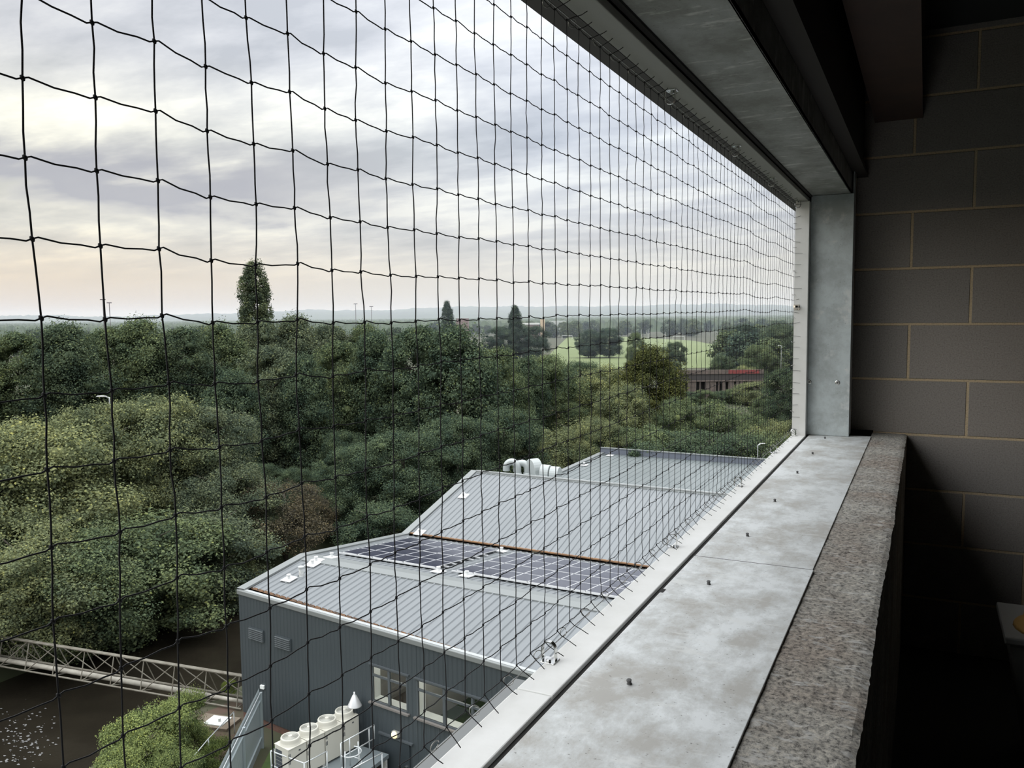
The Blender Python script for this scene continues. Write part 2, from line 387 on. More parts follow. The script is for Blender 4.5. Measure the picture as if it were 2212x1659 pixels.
for j in range(len(knots_y)):
    pts = []
    for i, k in enumerate(rows):
        a = node[j, k]; pts.append(a)
        if k != rows[-1]:
            b = node[j, k+1]
            for f in (.33, .66): pts.append(a.lerp(b, f) + Vector((rn.gauss(0, .0004), rn.gauss(0, .0003), 0)))
    mb.tube(pts, R_, 6, False)
for k in rows:
    pts = []
    for j in range(len(knots_y)):
        a = node[j, k]
        if j > 0: pts.append(a + Vector((0, -.004, -.0016)))
        pts.append(a)
        if j < last:
            b = node[j+1, k]; pts.append(a + Vector((0, .004, .0012)))
            sag = -.0012 - rn.random()*.001
            for f in (.4, .7): pts.append(a.lerp(b, f) + Vector((rn.gauss(0, .0006), 0, sag*(1-f)+.0012*(.5-f))))
    mb.tube(pts, R_*.95, 6, False)
for (j, k), p in node.items():   # knots
    Mx = Matrix.Translation(p) @ Matrix.Rotation(.5, 4, 'X')
    mb.lathe([(.0006, -.0021), (.00135, -.0010), (.00145, .0004), (.0008, .0019)], 6, Mx)
for j in range(len(knots_y)):    # cut tails at the bottom and the top
    a = node[j, -10]; L = .009 + rn.random()*.012; dy = rn.uniform(-.002, .012)
    mb.tube([a, a+Vector((.006, dy*.3, -.007)), a+Vector((.008+L*.5, dy*.7, -.014-rn.random()*.002)), a+Vector((.009+L, dy, -.021))], R_*.95, 6)
    a = node[j, 9]; L = .008 + rn.random()*.014; dy = rn.uniform(.002, .014)
    mb.tube([a, a+Vector((.008, dy*.4, .004)), a+Vector((.008+L*.6, dy*.8, .007+rn.random()*.002)), a+Vector((.008+L, dy, .012))], R_*.95, 6)
for k in rows:                   # tails at the far jamb
    a = node[last, k]; s_ = rn.uniform(-.006, .008)
    mb.tube([a, a+Vector((.008, .004, s_*.3)), a+Vector((.024+rn.random()*.012, .0, s_))], R_*.9, 5)
net = mb.build('bird_net', M['cord'], smooth=True)
tag(net, 'black knotted bird netting stretched across the open window', 'net')
# edge cable
zb_, zt_ = ZS+.012, .452
ye = knots_y[last]+.006
cb = MB().tube([(NX+.001, YB+.4, zb_), (NX+.001, ye, zb_)], .0009, 6).tube([(NX+.001, YB+.4, zt_), (NX+.001, ye, zt_)], .0009, 6).tube([(NX+.003, ye, zb_), (NX+.003, ye, zt_)], .0009, 6)
tag(cb.build('edge_cable', M['wire'], smooth=True), 'thin steel cable round the edge of the black bird net', 'cable')
# rings: one per two knots
def ring(p, rot, label, g, proto=[None]):
    if proto[0] is None:
        proto[0] = MB().torus(.0068, .0007, None, 16, 6, .35, 2*PI-.1).build('net_ring', M['wire'], smooth=True); o = proto[0]
    else:
        o = proto[0].copy(); COL.objects.link(o)
    o.location = p; o.rotation_euler = rot; tag(o, label, 'ring', g); return o
for j in range(10, last, 2):
    y = knots_y[j]+CY*.42
    if y < .3: continue
    ring((NX+.001, y, zb_+.006), (PI/2+rn.gauss(0, .25), 0, rn.gauss(.9, .3)), 'small open steel ring tying the net to the cable along the sill', 'net rings along the sill')
for j in range(11, last, 2):
    y = knots_y[j]+CY*.42
    if y < .5: continue
    ring((NX+.001, y, zt_-.004), (PI/2+rn.gauss(0, .25), 0, rn.gauss(.9, .3)), 'small open steel ring tying the net to the cable along the head', 'net rings along the head')
for k in range(-9, 9, 2):
    ring((NX+.003, ye-.004, .002+CZ*(k+.5)), (rn.gauss(0, .3), rn.gauss(0, .3), 0), 'small open steel ring tying the net to the upright cable at the far jamb', 'net rings up the jamb')

# bent steel eye brackets holding the cable
def bracket():
    root = empty('eye_bracket')
    # folded strip: foot on the sill, then a D-shaped eye
    w = .009; th = .0016
    prof = []
    foot = [(-.004, .0), (.012, .0)]
    # eye strip loop drawn in the y-z plane, extruded in x
    pts = [Vector((0, 0, .0015))]
    for i in range(13):
        a = -PI/2*.75 + (PI*1.5)*i/12
        pts.append(Vector((0, .011*math.cos(a)*-1*-1, .017+.0135*math.sin(a))))
    mbf = MB(); mbf.box((-.010, -.014, 0), (.013, .010, .0016)); o = mbf.build('foot', M['steel'], root, bevel=.0006)
    me = MB(); n = 18; out, inn = [], []
    for i in range(n+1):
        a = PI*i/n; out.append((.0115*math.cos(a), .017+.0125*math.sin(a))); inn.append((.0098*math.cos(a), .017+.0108*math.sin(a)))
    out = [(.0115, .0012)]+out+[(-.0115, .0012)]; inn = [(.0098, .0012)]+inn+[(-.0098, .0012)]
    m2 = len(out); vs = []
    for y in (-.003, .005):
        for p in out: vs.append((p[0]-.001, y, p[1]))
        for p in inn: vs.append((p[0]-.001, y, p[1]))
    fs = []
    for i in range(m2-1):
        fs += [(i, i+1, m2*2+i+1, m2*2+i), (m2+i, m2*3+i, m2*3+i+1, m2+i+1), (i, m2+i, m2+i+1, i+1), (m2*2+i, m2*2+i+1, m2*3+i+1, m2*3+i)]
    me.add(vs, fs); me.build('eye', M['steel'], root, smooth=False)
    MB().lathe([(.0042, .0016), (.0042, .0045), (.003, .0056)], 6).build('rivet', M['steel'], root, loc=(.002, -.0085, 0))
    return root
br0 = bracket(); first = True
br_spots = [((-.492, 1.104, ZS), (0, 0, 0), 'shiny steel eye bracket on the sill, nearest the camera'),
            ((-.492, 1.781, ZS), (0, 0, .1), 'shiny steel eye bracket on the sill, beside the joint between the plates'),
            ((-.490, 2.50, ZS), (0, 0, -.1), 'shiny steel eye bracket on the sill, third from the camera'),
            ((-.492, 3.16, ZS), (0, 0, 0), 'shiny steel eye bracket on the sill, last before the far corner'),
            ((-.484, 1.72, .462), (PI, 0, 0), 'grey steel eye bracket under the window head, nearest the camera'),
            ((-.482, 2.365, .462), (PI, 0, 0), 'grey steel eye bracket under the window head, middle of the three'),
            ((-.484, 2.98, .462), (PI, 0, 0), 'grey steel eye bracket under the window head, farthest of the three'),
            ((-.486, 3.66, .026), (PI/2, 0, 0), 'small steel eye bracket halfway up the far white jamb'),
            ((-.485, 3.635, ZS), (0, 0, .7), 'shiny steel eye bracket in the bottom far corner of the window'),
            ((-.485, 3.64, .462), (PI, 0, .4), 'steel eye bracket in the top far corner of the window')]
for (p, r, l) in br_spots:
    o = br0 if first else copy_tree(br0); first = False
    o.location = p; o.rotation_euler = r; tag(o, l, 'bracket', 'eye brackets holding the net cable')

# tub and rounded thing in the dark
tub = empty('storage_tub', (.46, 3.05, FL)); tag(tub, 'pale grey tapered tub standing in the dark against the block wall', 'tub')
def frus(mb, x0, y0, x1, y1, z0, z1):
    mb.add([(-x0,-y0,z0),(x0,-y0,z0),(x0,y0,z0),(-x0,y0,z0),(-x1,-y1,z1),(x1,-y1,z1),(x1,y1,z1),(-x1,y1,z1)], [(0,3,2,1),(4,5,6,7),(0,1,5,4),(1,2,6,5),(2,3,7,6),(3,0,4,7)])
mt_ = mat('grey_plastic', (.22, .22, .205), .5)
m_ = MB(); frus(m_, .13, .11, .20, .16, 0, .43); m_.build('body', mt_, tub, bevel=.01)
m_ = MB(); frus(m_, .215, .175, .215, .175, .43, .455); m_.build('rim', mt_, tub, bevel=.006)
hat = MB().lathe([(.14, 0), (.135, .01), (.115, .015), (.11, .05), (.09, .09), (.05, .115), (.01, .122)], 24)
o = hat.build('rounded_cover', mat('orange_yellow_plastic', (.30, .17, .04), .7), smooth=True); o.location = (.415, 3.0, FL+.455)
tag(o, 'rounded orange-yellow object resting on the pale grey tub', 'rounded object')

# ================================================================== OUTSIDE
GZ = -16.4
# ---- the shed with its saw-tooth roof, in its own frame: s across, w away, h up
A0 = Vector((-24.69, 24.415, GZ)); TH = math.radians(-2.0)
su = Vector((math.cos(TH), math.sin(TH), 0)); sv = Vector((-su.y, su.x, 0))
def L(s, w, z): return A0 + su*s + sv*w + Vector((0, 0, z-GZ))
def loc_s(p): d = p-A0; return d.dot(su), d.dot(sv), p.z
SM = 17.0; KF = -.1106     # front wall runs skewed: w = KF*s
shed = empty('industrial_shed', A0, TH); tag(shed, 'low dark blue-grey clad industrial shed with ribbed grey saw-tooth roof', 'building')
h = lambda z: z-GZ
PROF = [(0, -11.02), (3.65, -10.54), (11.27, -11.41), (18.37, -9.27), (27.5, -11.45), (38.6, -11.2)]
M['roof'] = mat('grey_roof_sheet', (.175, .19, .20), .42, .2, noise=(.5, (.195, .21, .222), (1, .3, 1)))
M['roof_back'] = mat('grey_roof_sheet_back', (.15, .172, .175), .36, .2, noise=(.8, (.175, .198, .20), (1, .3, 1)))
M['trim_g'] = mat('grey_trim', (.21, .225, .225), .4, .2)
M['trim_w'] = mat('pale_gutter', (.42, .44, .44), .35, .2)
M['clad'] = mat('blue_grey_cladding', (.048, .060, .068), .5, .1, noise=(.35, (.056, .070, .078), (1, 1, .5)))
M['rust'] = mat('rusty_debris', (.20, .10, .045), .9, noise=(3, (.07, .045, .03), (1, 1, 1)))
M['rust2'] = mat('orange_valley_dirt', (.26, .14, .065), .9, noise=(2, (.17, .10, .06), (1, 1, 1)))
def ribbed(s0, s1, pitch, wz, ribh=.04, ribw=.07):
    """ribbed sheet; wz(s) -> list of (w, z)"""
    xs = [(s0, 0)]; s = s0+pitch*.5
    while s < s1-pitch*.3:
        xs += [(s-ribw*.75, 0), (s-ribw*.35, ribh), (s+ribw*.35, ribh), (s+ribw*.75, 0)]; s += pitch
    xs.append((s1, 0)); mb = MB(); vs = []; n = None
    for (x, dz) in xs:
        pr = wz(x); n = len(pr)
        for (w, z) in pr: vs.append((x, w, h(z)+dz))
    fs = [(i*n+k, (i+1)*n+k, (i+1)*n+k+1, i*n+k+1) for i in range(len(xs)-1) for k in range(n-1)]
    return mb.add(vs, fs)
zf = lambda w: -11.02+.1315*w
ribbed(.25, SM, .333, lambda s: [(KF*s+.42, zf(KF*s+.42)), (3.6, zf(3.6))]).build('front_roof_slope', M['roof'], shed)
ribbed(.25, SM, .333, lambda s: [(3.7, -10.545), (11.2, -11.40)]).build('middle_roof_slope', M['roof'], shed)
ribbed(.25, SM, .333, lambda s: [(11.45, -11.355), (18.3, -9.29)]).build('rear_roof_slope', M['roof'], shed)
ribbed(.15, SM, .5, lambda s: [(18.45, -9.29), (27.5, -11.45), (38.5, -11.2)], .03, .04).build('back_roof', M['roof_back'], shed)
# ridge caps
for (w, z, a, b, m) in ((3.65, -10.49, .42, .52, M['trim_g']), (18.37, -9.22, .15, .45, M['trim_g'])):
    sl1 = .1315 if w < 5 else .308; sl2 = -.117 if w < 5 else -.236
    MB().add([(0, w-a, h(z-sl1*a)), (SM, w-a, h(z-sl1*a)), (SM, w, h(z)), (0, w, h(z)), (0, w+b, h(z+sl2*b)), (SM, w+b, h(z+sl2*b)),
              (0, w-a, h(z-sl1*a)-.05), (SM, w-a, h(z-sl1*a)-.05), (0, w+b, h(z+sl2*b)-.05), (SM, w+b, h(z+sl2*b)-.05)],
             [(0, 1, 2, 3), (3, 2, 5, 4), (6, 7, 1, 0), (4, 5, 9, 8)]).build('ridge_cap', m, shed)
MB().box((.3, 18.30, h(-9.22)), (SM, 18.40, h(-9.15))).build('ridge_strip', M['trim_w'], shed)
# valley gutter and orange dirt line
MB().box((.1, 11.1, h(-11.50)), (SM, 11.50, h(-11.44))).build('valley_gutter', M['gap'], shed)
MB().box((.35, 11.44, h(-11.36)), (SM, 11.56, h(-11.30))).build('valley_edge', M['rust2'], shed)
# verge trim along the left side
vg = MB(); pp = [(KF*0-.02, -10.93)]+[(w, z+.07) for (w, z) in PROF[1:]]; n = len(pp); vs = []
for (x, dz) in ((-.06, -.22), (-.06, .03), (.34, .03), (.34, -.06)):
    for (w, z) in pp: vs.append((x, w, h(z)+dz))
vg.add(vs, [(r*n+i, r*n+i+1, (r+1)*n+i+1, (r+1)*n+i) for r in range(3) for i in range(n-1)])
vg.build('verge_trim', M['trim_g'], shed)
# front parapet gutter, skewed
FA = math.atan(KF); Rf = Matrix.Rotation(FA, 4, 'Z')
LF = SM/math.cos(FA)
MB().box((-.06, -.06, h(-11.16)), (LF, .20, h(-10.96)), Rf).build('eaves_gutter', M['trim_g'], shed, bevel=.03)
MB().box((-.02, .02, h(-10.96)), (LF, .17, h(-10.945)), Rf).build('eaves_capping', M['trim_w'], shed)
MB().box((.2, .20, h(-11.18)), (LF, .43, h(-11.165)), Rf).build('gutter_bed', M['trim_g'], shed)
m_ = MB(); m_.add([(.3, KF*.3+.40, h(zf(.37))-.03), (SM, KF*SM+.40, h(zf(KF*SM+.4))-.03), (SM, KF*SM+.46, h(zf(KF*SM+.46))+.035), (.3, KF*.3+.46, h(zf(.42))+.035),
                   (.3, KF*.3+.46, h(zf(.42))-.03), (SM, KF*SM+.46, h(zf(KF*SM+.46))-.03)], [(0, 1, 2, 3), (3, 2, 5, 4)])
m_.build('gutter_debris', M['rust'], shed)
# cladding
def clad_piece(mb, a, b, z0, z1, pitch=.2, d=.018):
    k0 = math.floor(a/pitch); xs = [a]; k = k0
    while k*pitch < b:
        for q in (0, .08, .11, .17):
            x = k*pitch+q
            if a < x < b: xs.append(x)
        k += 1
    xs.append(b); vs = []
    for x in xs:
        q = (x/pitch-math.floor(x/pitch))*pitch; y = -d if .075 < q+1e-6 < .175-.02 and q >= .105 else (0 if q < .09 or q > .165 else -d)
        for z in (z0, z1): vs.append(Rf @ Vector((x, y, h(z))))
    mb.add(vs, [(2*i, 2*i+2, 2*i+3, 2*i+1) for i in range(len(xs)-1)])
fwm = MB(); zt, zb2 = -11.12, -16.1
W1 = (7.42, 9.12); W2 = (9.55, 14.2); WZ = (-13.68, -12.33); DR = (8.05, 9.2)
for (a, b) in ((0, W1[0]), (W1[1], W2[0]), (W2[1], LF)): clad_piece(fwm, a, b, zb2 if not (a < DR[0] < b) else zb2, zt)
for wnd in (W1, W2): clad_piece(fwm, wnd[0], wnd[1], WZ[1], zt); clad_piece(fwm, wnd[0], wnd[1], zb2, WZ[0])
fwm.build('front_cladding', M['clad'], shed)
MB().box((0, .02, 0), (LF, .2, h(zb2)+.02), Rf).build('brick_plinth', mat('red_brick_plinth', (.17, .085, .06), .9, noise=(6, (.10, .06, .05), (1, 1, 3))), shed)
sw = MB(); poly = [(0, h(zb2))]+[(w, h(z)-.04) for (w, z) in PROF]+[(38.6, h(zb2))]
sw.prism(poly, 0, .0, .12); sw.build('side_wall', M['clad'], shed)
MB().prism(poly, 0, SM-.12, SM).build('side_wall', M['clad'], shed)
MB().box((0, 38.45, 0), (SM, 38.6, h(-11.2))).build('rear_wall', M['clad'], shed)
MB().box((0, 38.45, h(-11.25)), (SM, 38.62, h(-10.76))).build('rear_upstand', mat('slate_upstand', (.13, .145, .18), .5), shed)
MB().box((-.04, 38.40, h(-10.76)), (SM, 38.68, h(-10.71))).build('upstand_capping', M['trim_g'], shed)
# windows: deep white reveals and a room behind
whitem = mat('white_reveal', (.80, .84, .82), .6); glassm = mat('window_glass', (.05, .06, .06), .06, 0)
gm = bpy.data.materials.new('clear_glass'); gm.use_nodes = True; gt = gm.node_tree; gt.nodes.clear()
g1 = N(gt, 'ShaderNodeBsdfTransparent'); g1.inputs[0].default_value = (.96, .97, .96, 1); g2 = N(gt, 'ShaderNodeBsdfGlossy'); g2.inputs['Roughness'].default_value = .03
gf = N(gt, 'ShaderNodeFresnel'); gf.inputs[0].default_value = 1.5; gx = N(gt, 'ShaderNodeMixShader'); go = N(gt, 'ShaderNodeOutputMaterial')
gt.links.new(gf.outputs[0], gx.inputs[0]); gt.links.new(g1.outputs[0], gx.inputs[1]); gt.links.new(g2.outputs[0], gx.inputs[2]); gt.links.new(gx.outputs[0], go.inputs[0])
frm = mat('dark_window_frame', (.07, .082, .09), .5); sillm = mat('brown_grey_sill', (.16, .15, .14), .6)
for (wa, wb, mull) in ((W1[0], W1[1], (8.25,)), (W2[0], W2[1], (10.75, 11.95, 13.1))):
    rv = MB(); rv.box((wa-.02, .05, h(WZ[0])-.12), (wa+.01, .42, h(WZ[1])), Rf).box((wb-.01, .05, h(WZ[0])-.12), (wb+.02, .75, h(WZ[1])), Rf)
    rv.box((wa-.02, .05, h(WZ[0])+.0), (wb+.02, .42, h(WZ[0])+.05), Rf)
    rv.build('window_reveal', whitem, shed)
    f_ = MB()
    f_.box((wa, -.02, h(WZ[1])-.06), (wb, .06, h(WZ[1])), Rf).box((wa, -.02, h(WZ[0])), (wb, .06, h(WZ[0])+.05), Rf)
    f_.box((wa, -.02, h(WZ[0])), (wa+.05, .06, h(WZ[1])), Rf).box((wb-.05, -.02, h(WZ[0])), (wb, .06, h(WZ[1])), Rf)
    for q in mull: f_.box((q-.05, -.02, h(WZ[0])), (q+.05, .06, h(WZ[1])), Rf)
    f_.box((wa, -.01, h(WZ[1])-.42), (wb, .05, h(WZ[1])-.34), Rf)
    wf = f_.build('window_frame', frm, shed)
    wf2 = MB().add([Rf @ Vector(q_) for q_ in ((wa+.03, .02, h(WZ[0])+.03), (wb-.03, .02, h(WZ[0])+.03), (wb-.03, .02, h(WZ[1])-.03), (wa+.03, .02, h(WZ[1])-.03))], [(0, 1, 2, 3)]).build('pane', gm, wf)
    MB().box((wa-.1, -.12, h(WZ[0])-.06), (wb+.1, .02, h(WZ[0])), Rf).build('window_sill', sillm, shed)
    MB().box((wa-.1, -.07, h(WZ[1])), (wb+.1, .02, h(WZ[1])+.05), Rf).build('window_head_trim', frm, shed)
rm = MB().box((7.0, .5, h(-14.35)), (9.3, 6, h(-14.3)), Rf); rm.build('room_floor', mat('brown_room_floor', (.10, .085, .07), .6), shed)
rm = MB().box((9.3, .5, h(-14.35)), (16, 6, h(-14.3)), Rf); rm.build('room_floor', mat('green_room_floor', (.045, .07, .04), .5), shed)
rm = MB().box((9.28, .5, h(-14.3)), (9.34, 6, h(-12)), Rf).box((7, 5.9, h(-14.3)), (16, 6, h(-12)), Rf).box((6.9, .2, h(-14.3)), (7.0, 6, h(-12)), Rf).box((7, .3, h(-11.95)), (16, 6, h(-11.9)), Rf)
rm.build('room_partition', mat('pale_room_wall', (.35, .35, .32), .7), shed)
for (a_, b_2) in ((7.4, 9.1), (9.7, 13.5)):
    MB().box((a_, .55, h(-12.02)), (b_2, .75, h(-11.97)), Rf).build('added_glow_strip', mat('added_glow', (.9, .9, .85), .5, emit=((1, .97, .88), 9.0)), shed)  # unseen glowing strips added to brighten the white reveals
# door, louvres
dr = MB().box((DR[0], -.06, .0), (DR[1], .0, h(-14.80)), Rf).build('door', mat('dark_door', (.035, .045, .052), .45), shed)
MB().box((DR[1]-.2, -.12, 1.0-.25), (DR[1]-.1, -.06, 1.0-.2), Rf).build('door_handle', M['steel'], dr)
MB().box((DR[0]-.3, -.10, h(-14.76)), (DR[1]+.15, .0, h(-14.70)), Rf).build('door_canopy', frm, shed)
for (a, z0) in ((.62, -12.85), (2.23, -12.84)):
    lv = MB().box((a, -.05, h(z0)), (a+.92, -.02, h(z0)+.5), Rf)
    lv = lv.build('louvre_vent', M['clad'], shed)
    sl = MB()
    for q in range(6): sl.box((a+.03, -.10, h(z0)+.03+q*.078), (a+.89, -.055, h(z0)+.05+q*.078), Rf)
    sl.build('louvre_blades', mat('louvre_grey', (.17, .19, .2), .4, .3) if a < 1 else bpy.data.materials['louvre_grey'], lv)

def onfront(px, py, off=0):
    n = Vector((Rf @ Vector((0, 1, 0)))); n = (su*n.x + sv*n.y)
    return atP(px, py, A0 - n*off, n)
# door lamp, flue cowl, small fittings
p = onfront(853, 1587, .12); wlr = empty('wall_lamp', p, TH+FA); tag(wlr, 'glowing cream bulkhead lamp above the dark shed door', 'lamp')
MB().box((-.15, -.02, -.10), (.15, .12, .10)).build('backplate', mat('lamp_grey', (.3, .3, .28), .5), wlr, bevel=.02)
MB().lathe([(.13, 0), (.12, .06), (.08, .10), (.02, .115)], 16, Matrix.Rotation(PI/2, 4, 'X')).build('diffuser', mat('lamp_diffuser', (.9, .82, .55), .4, emit=((1, .85, .5), .75)), wlr, smooth=True)
p = onfront(766, 1519, .35); fl = empty('flue', p, TH); tag(fl, 'dark flue pipe with conical silver cowl against the shed wall', 'flue')
MB().lathe([(.26, -.10), (.25, -.07), (.07, .30), (.03, .34), (.03, .42)], 20).build('cowl', mat('silver_cowl', (.62, .63, .64), .35, .4), fl, smooth=True)
MB().tube([(0, 0, GZ-p.z), (0, 0, -.1)], .10, 14).build('pipe', frm, fl)
for (q, lbl) in (((567, 1484), 'tiny white fitting high on the shed wall below the left louvre'), ((770, 1563), 'small white box on the shed wall beside the condensers')):
    p = onfront(*q, .04); tag(MB().box((-.1, -.04, -.07), (.1, .04, .07)).build('wall_fitting', whitem, loc=p), lbl, 'fitting')

# plane of each slope for placing things on the roof
def onroof(px, py, i):
    (w1, z1), (w2, z2) = PROF[i], PROF[i+1]
    p1 = L(0, w1, z1); d = sv*(w2-w1)+Vector((0, 0, z2-z1)); n = d.cross(su)
    return atP(px, py, p1, n)
anch0 = None
for (px, py, i, lbl) in ((676, 1221, 0, 'front'), (684, 1214, 0, 'front'), (625, 1253, 0, 'front'), (716, 1206, 1, 'middle'), (947, 1237, 1, 'middle'), (1008, 1246, 1, 'middle'), (1083, 1193, 1, 'middle'), (907, 1152, 2, 'rear'), (1002, 1073, 2, 'rear'), (1318, 985, 4, 'back'), (1262, 1006, 4, 'back')):
    p = onroof(px, py, i)
    if anch0 is None:
        anch0 = empty('roof_anchor', p, TH); o = anch0
        MB().box((-.26, -.26, .04), (.26, .26, .07)).build('plate', mat('white_roof_plate', (.62, .63, .63), .5), anch0)
        MB().lathe([(.06, .07), (.06, .2), (.09, .21), (.09, .25)], 10).build('post', bpy.data.materials['white_roof_plate'], anch0)
    else:
        o = copy_tree(anch0)
    sl = {0: .1315, 1: -.116, 2: .303, 4: .02}[i]
    o.location = p; o.rotation_euler = (math.atan(sl), 0, TH)
    tag(o, 'small white square anchor plate with a stub post on the %s roof slope' % lbl, 'roof anchor', 'anchor plates on the %s roof slope' % lbl)
p = onroof(651, 1245, 0); vp = empty('vent_pipe', p, TH); tag(vp, 'short grey vent pipe with a pale cap on the front roof slope', 'vent pipe')
MB().lathe([(.1, -.05), (.1, .36)], 12).build('pipe', M['galv'], vp); MB().lathe([(.14, .36), (.14, .42), (.05, .46)], 12).build('cap', M['trim_w'], vp)
# ventilation cowls behind the high ridge
cowl_m = mat('bright_duct_metal', (.40, .43, .43), .4, .2)
def gooseneck(s, w, r, R, zr, label, both=True):
    o = empty('duct_cowl', L(s, w, -9.62), TH+.25); tag(o, label, 'duct')
    pts = [(R, 0, 0), (R, 0, zr)]+[(R*math.cos(a), 0, zr+R*math.sin(a)) for a in [PI*k/12 for k in range(1, 12)]]+[(-R, 0, zr), (-R, 0, zr-.2)]
    MB().tube(pts, r, 20, False).build('bend', cowl_m, o, smooth=True)
    MB().lathe([(r*1.25, 0), (r*1.08, .12)], 20, Matrix.Translation((R, 0, 0))).build('collar', cowl_m, o, smooth=True)
    return o
gooseneck(1.72, 20.2, .21, .36, .42, 'silver swan-neck duct curling over behind the high ridge, leftmost cowl')
gooseneck(2.25, 20.5, .21, .34, .36, 'silver swan-neck duct between the leftmost cowl and the tall hood')
def hood(s, w, wd, hh, dp, label):
    o = empty('vent_hood', L(s, w, -9.68), TH+.0); tag(o, label, 'roof vent')
    prof = [(-dp, 0)]+[(-dp*.9*math.cos(a), .22*hh+hh*.78*math.sin(a)) for a in [PI*k/14 for k in range(15)]]+[(dp, 0)]
    MB().prism(prof, 0, -wd/2, wd/2).build('hood', cowl_m, o, bevel=.02)
    MB().box((-wd/2-.02, -dp-.04, -.05), (wd/2+.02, dp+.04, .12)).build('base', cowl_m, o)
    return o
o = hood(2.95, 20.7, .6, 1.05, .62, 'tall rounded silver hood behind the high ridge, biggest of the cowls'); o.rotation_euler.z = TH+1.1
hood(3.97, 20.3, .56, .82, .42, 'squat rounded silver roof hood, left one of the pair')
hood(4.60, 20.3, .56, .76, .42, 'squat rounded silver roof hood, right one of the pair')

# ---- solar arrays on the middle slope
pvm = bpy.data.materials.new('solar_cells'); pvm.use_nodes = True; t_ = pvm.node_tree; b_ = t_.nodes['Principled BSDF']
tcn = t_.nodes.new('ShaderNodeTexCoord'); nn = N(t_, 'ShaderNodeTexNoise', i_Scale=1.3, i_Detail=3); t_.links.new(tcn.outputs['Object'], nn.inputs[0])
r_ = ramp(t_, nn.outputs[0], [(.4, (.034, .036, .062)), (.6, (.052, .054, .080))]); t_.links.new(r_.outputs[0], b_.inputs['Base Color'])
b_.inputs['Roughness'].default_value = .16; b_.inputs['Specular IOR Level'].default_value = .9
pvf = mat('panel_frame', (.62, .63, .64), .4, .3)
def array(s0, w0, cols, label):
    pw_, pl_ = .825, 1.30; ang = math.atan(-.1168)
    zz = -10.54-.1168*(w0-3.65)+.14
    root = empty('solar_array', L(s0, w0, zz), TH); root.rotation_euler = (ang, 0, TH)
    tag(root, label, 'solar panels')
    proto = None
    for c in range(cols):
        for r in range(4):
            if proto is None:
                o = MB().box((.018, .018, .0), (pw_-.018, pl_-.018, .022)).build('solar_panel', pvm, root)
                f = MB().box((0, 0, -.01), (pw_, .018, .025)).box((0, pl_-.018, -.01), (pw_, pl_, .025)).box((0, 0, -.01), (.018, pl_, .025)).box((pw_-.018, 0, -.01), (pw_, pl_, .025))
                f.build('panel_frame', pvf, o); proto = o
            else:
                o = proto.copy(); COL.objects.link(o); o.parent = root
                f = proto.children[0].copy(); COL.objects.link(f); f.parent = o
            o.location = (c*(pw_+.012), r*(pl_+.012)+(.05 if r > 1 else 0), 0)
    for q in (0, .5, 1, 1.5, 2.05, 2.5, 3.05, 4.0):
        MB().box((-.22, q*pl_*1.01-.02, -.06), (cols*(pw_+.012)+.25, q*pl_*1.01+.03, -.012)).build('mounting_rail', pvf, root)
    return root
array(1.28, 4.95, 6, 'left array of dark solar panels on the middle roof slope')
array(7.30, 5.0, 9, 'right array of solar panels beside the sill, catching violet sky')

# ---- condensers, platform and rails
cream = mat('cream_casing', (.52, .51, .45), .5); grilm = mat('dark_grille', (.05, .06, .07), .6); grey_m = mat('grey_fan_grille', (.42, .42, .38), .5, .2)
bladem = mat('fan_blade_grey', (.20, .20, .18), .5)
_b, _e = atZ(627, 1590, -13.88), atZ(743, 1533, -13.88); HS = (_e-_b).length/6-.012
def condenser():
    o = empty('condenser_unit')
    MB().box((-.36, -HS+.006, .08), (.36, HS-.006, 1.20)).build('casing', cream, o, bevel=.015)
    MB().box((-.38, -HS, 1.19), (.38, HS, 1.22)).build('top_panel', cream, o, bevel=.01)
    fc = MB().lathe([(min(.36, HS), 1.22), (.335, 1.27), (.32, 1.31), (.32, 1.40), (.305, 1.43), (.275, 1.43), (.27, 1.36)], 32, None, False).build('fan_cowl', cream, o, smooth=True)
    g = MB()
    for rr in (.05, .08, .11, .14, .17, .20, .23, .26): g.torus(rr, .0085, Matrix.Translation((0, 0, 1.43)), 28, 4)
    for k in range(12): g.tube([(0, 0, 1.432), (.28*math.cos(k*PI/6), .28*math.sin(k*PI/6), 1.425)], .006, 4)
    g.build('fan_grille', grey_m, fc)
    MB().lathe([(.27, 1.35), (.02, 1.36)], 24).build('fan_blades', bladem, fc)
    MB().lathe([(.07, 1.43), (.065, 1.455), (.02, 1.46)], 16).build('fan_hub', cream, fc)
    g = MB()
    for k in range(7): g.box((-.31, -HS-.004, .18+k*.13), (.02, -HS+.006, .29+k*.13))
    g.build('side_grille', grilm, o)
    MB().box((.365, .05, 1.02), (.375, .12, 1.06)).box((.365, -.36, .92), (.372, -.34, 1.06)).box((.365, -.31, .92), (.372, -.29, 1.06)).box((.365, -.36, .70), (.372, -.34, .84)).box((.365, -.31, .70), (.372, -.29, .84)).build('access_slots', grilm, o)
    MB().box((-.34, -.36, 0), (.34, -.28, .08)).box((-.34, .28, 0), (.34, .36, .08)).build('feet', M['galv'], o)
    return o
c0 = condenser(); pts_c = [(627, 1590), (668, 1570), (703, 1553), (743, 1533)]
lb = ['cream condenser unit with round top fan, nearest the fence and the grass', 'cream condenser unit, second in the row counting from the fence', 'cream condenser unit, third in the row counting from the fence', 'cream condenser unit at the end of the row, beside the silver flue cowl']
ZF = -13.88
base_c = atZ(*pts_c[0], ZF); end_c = atZ(*pts_c[3], ZF)
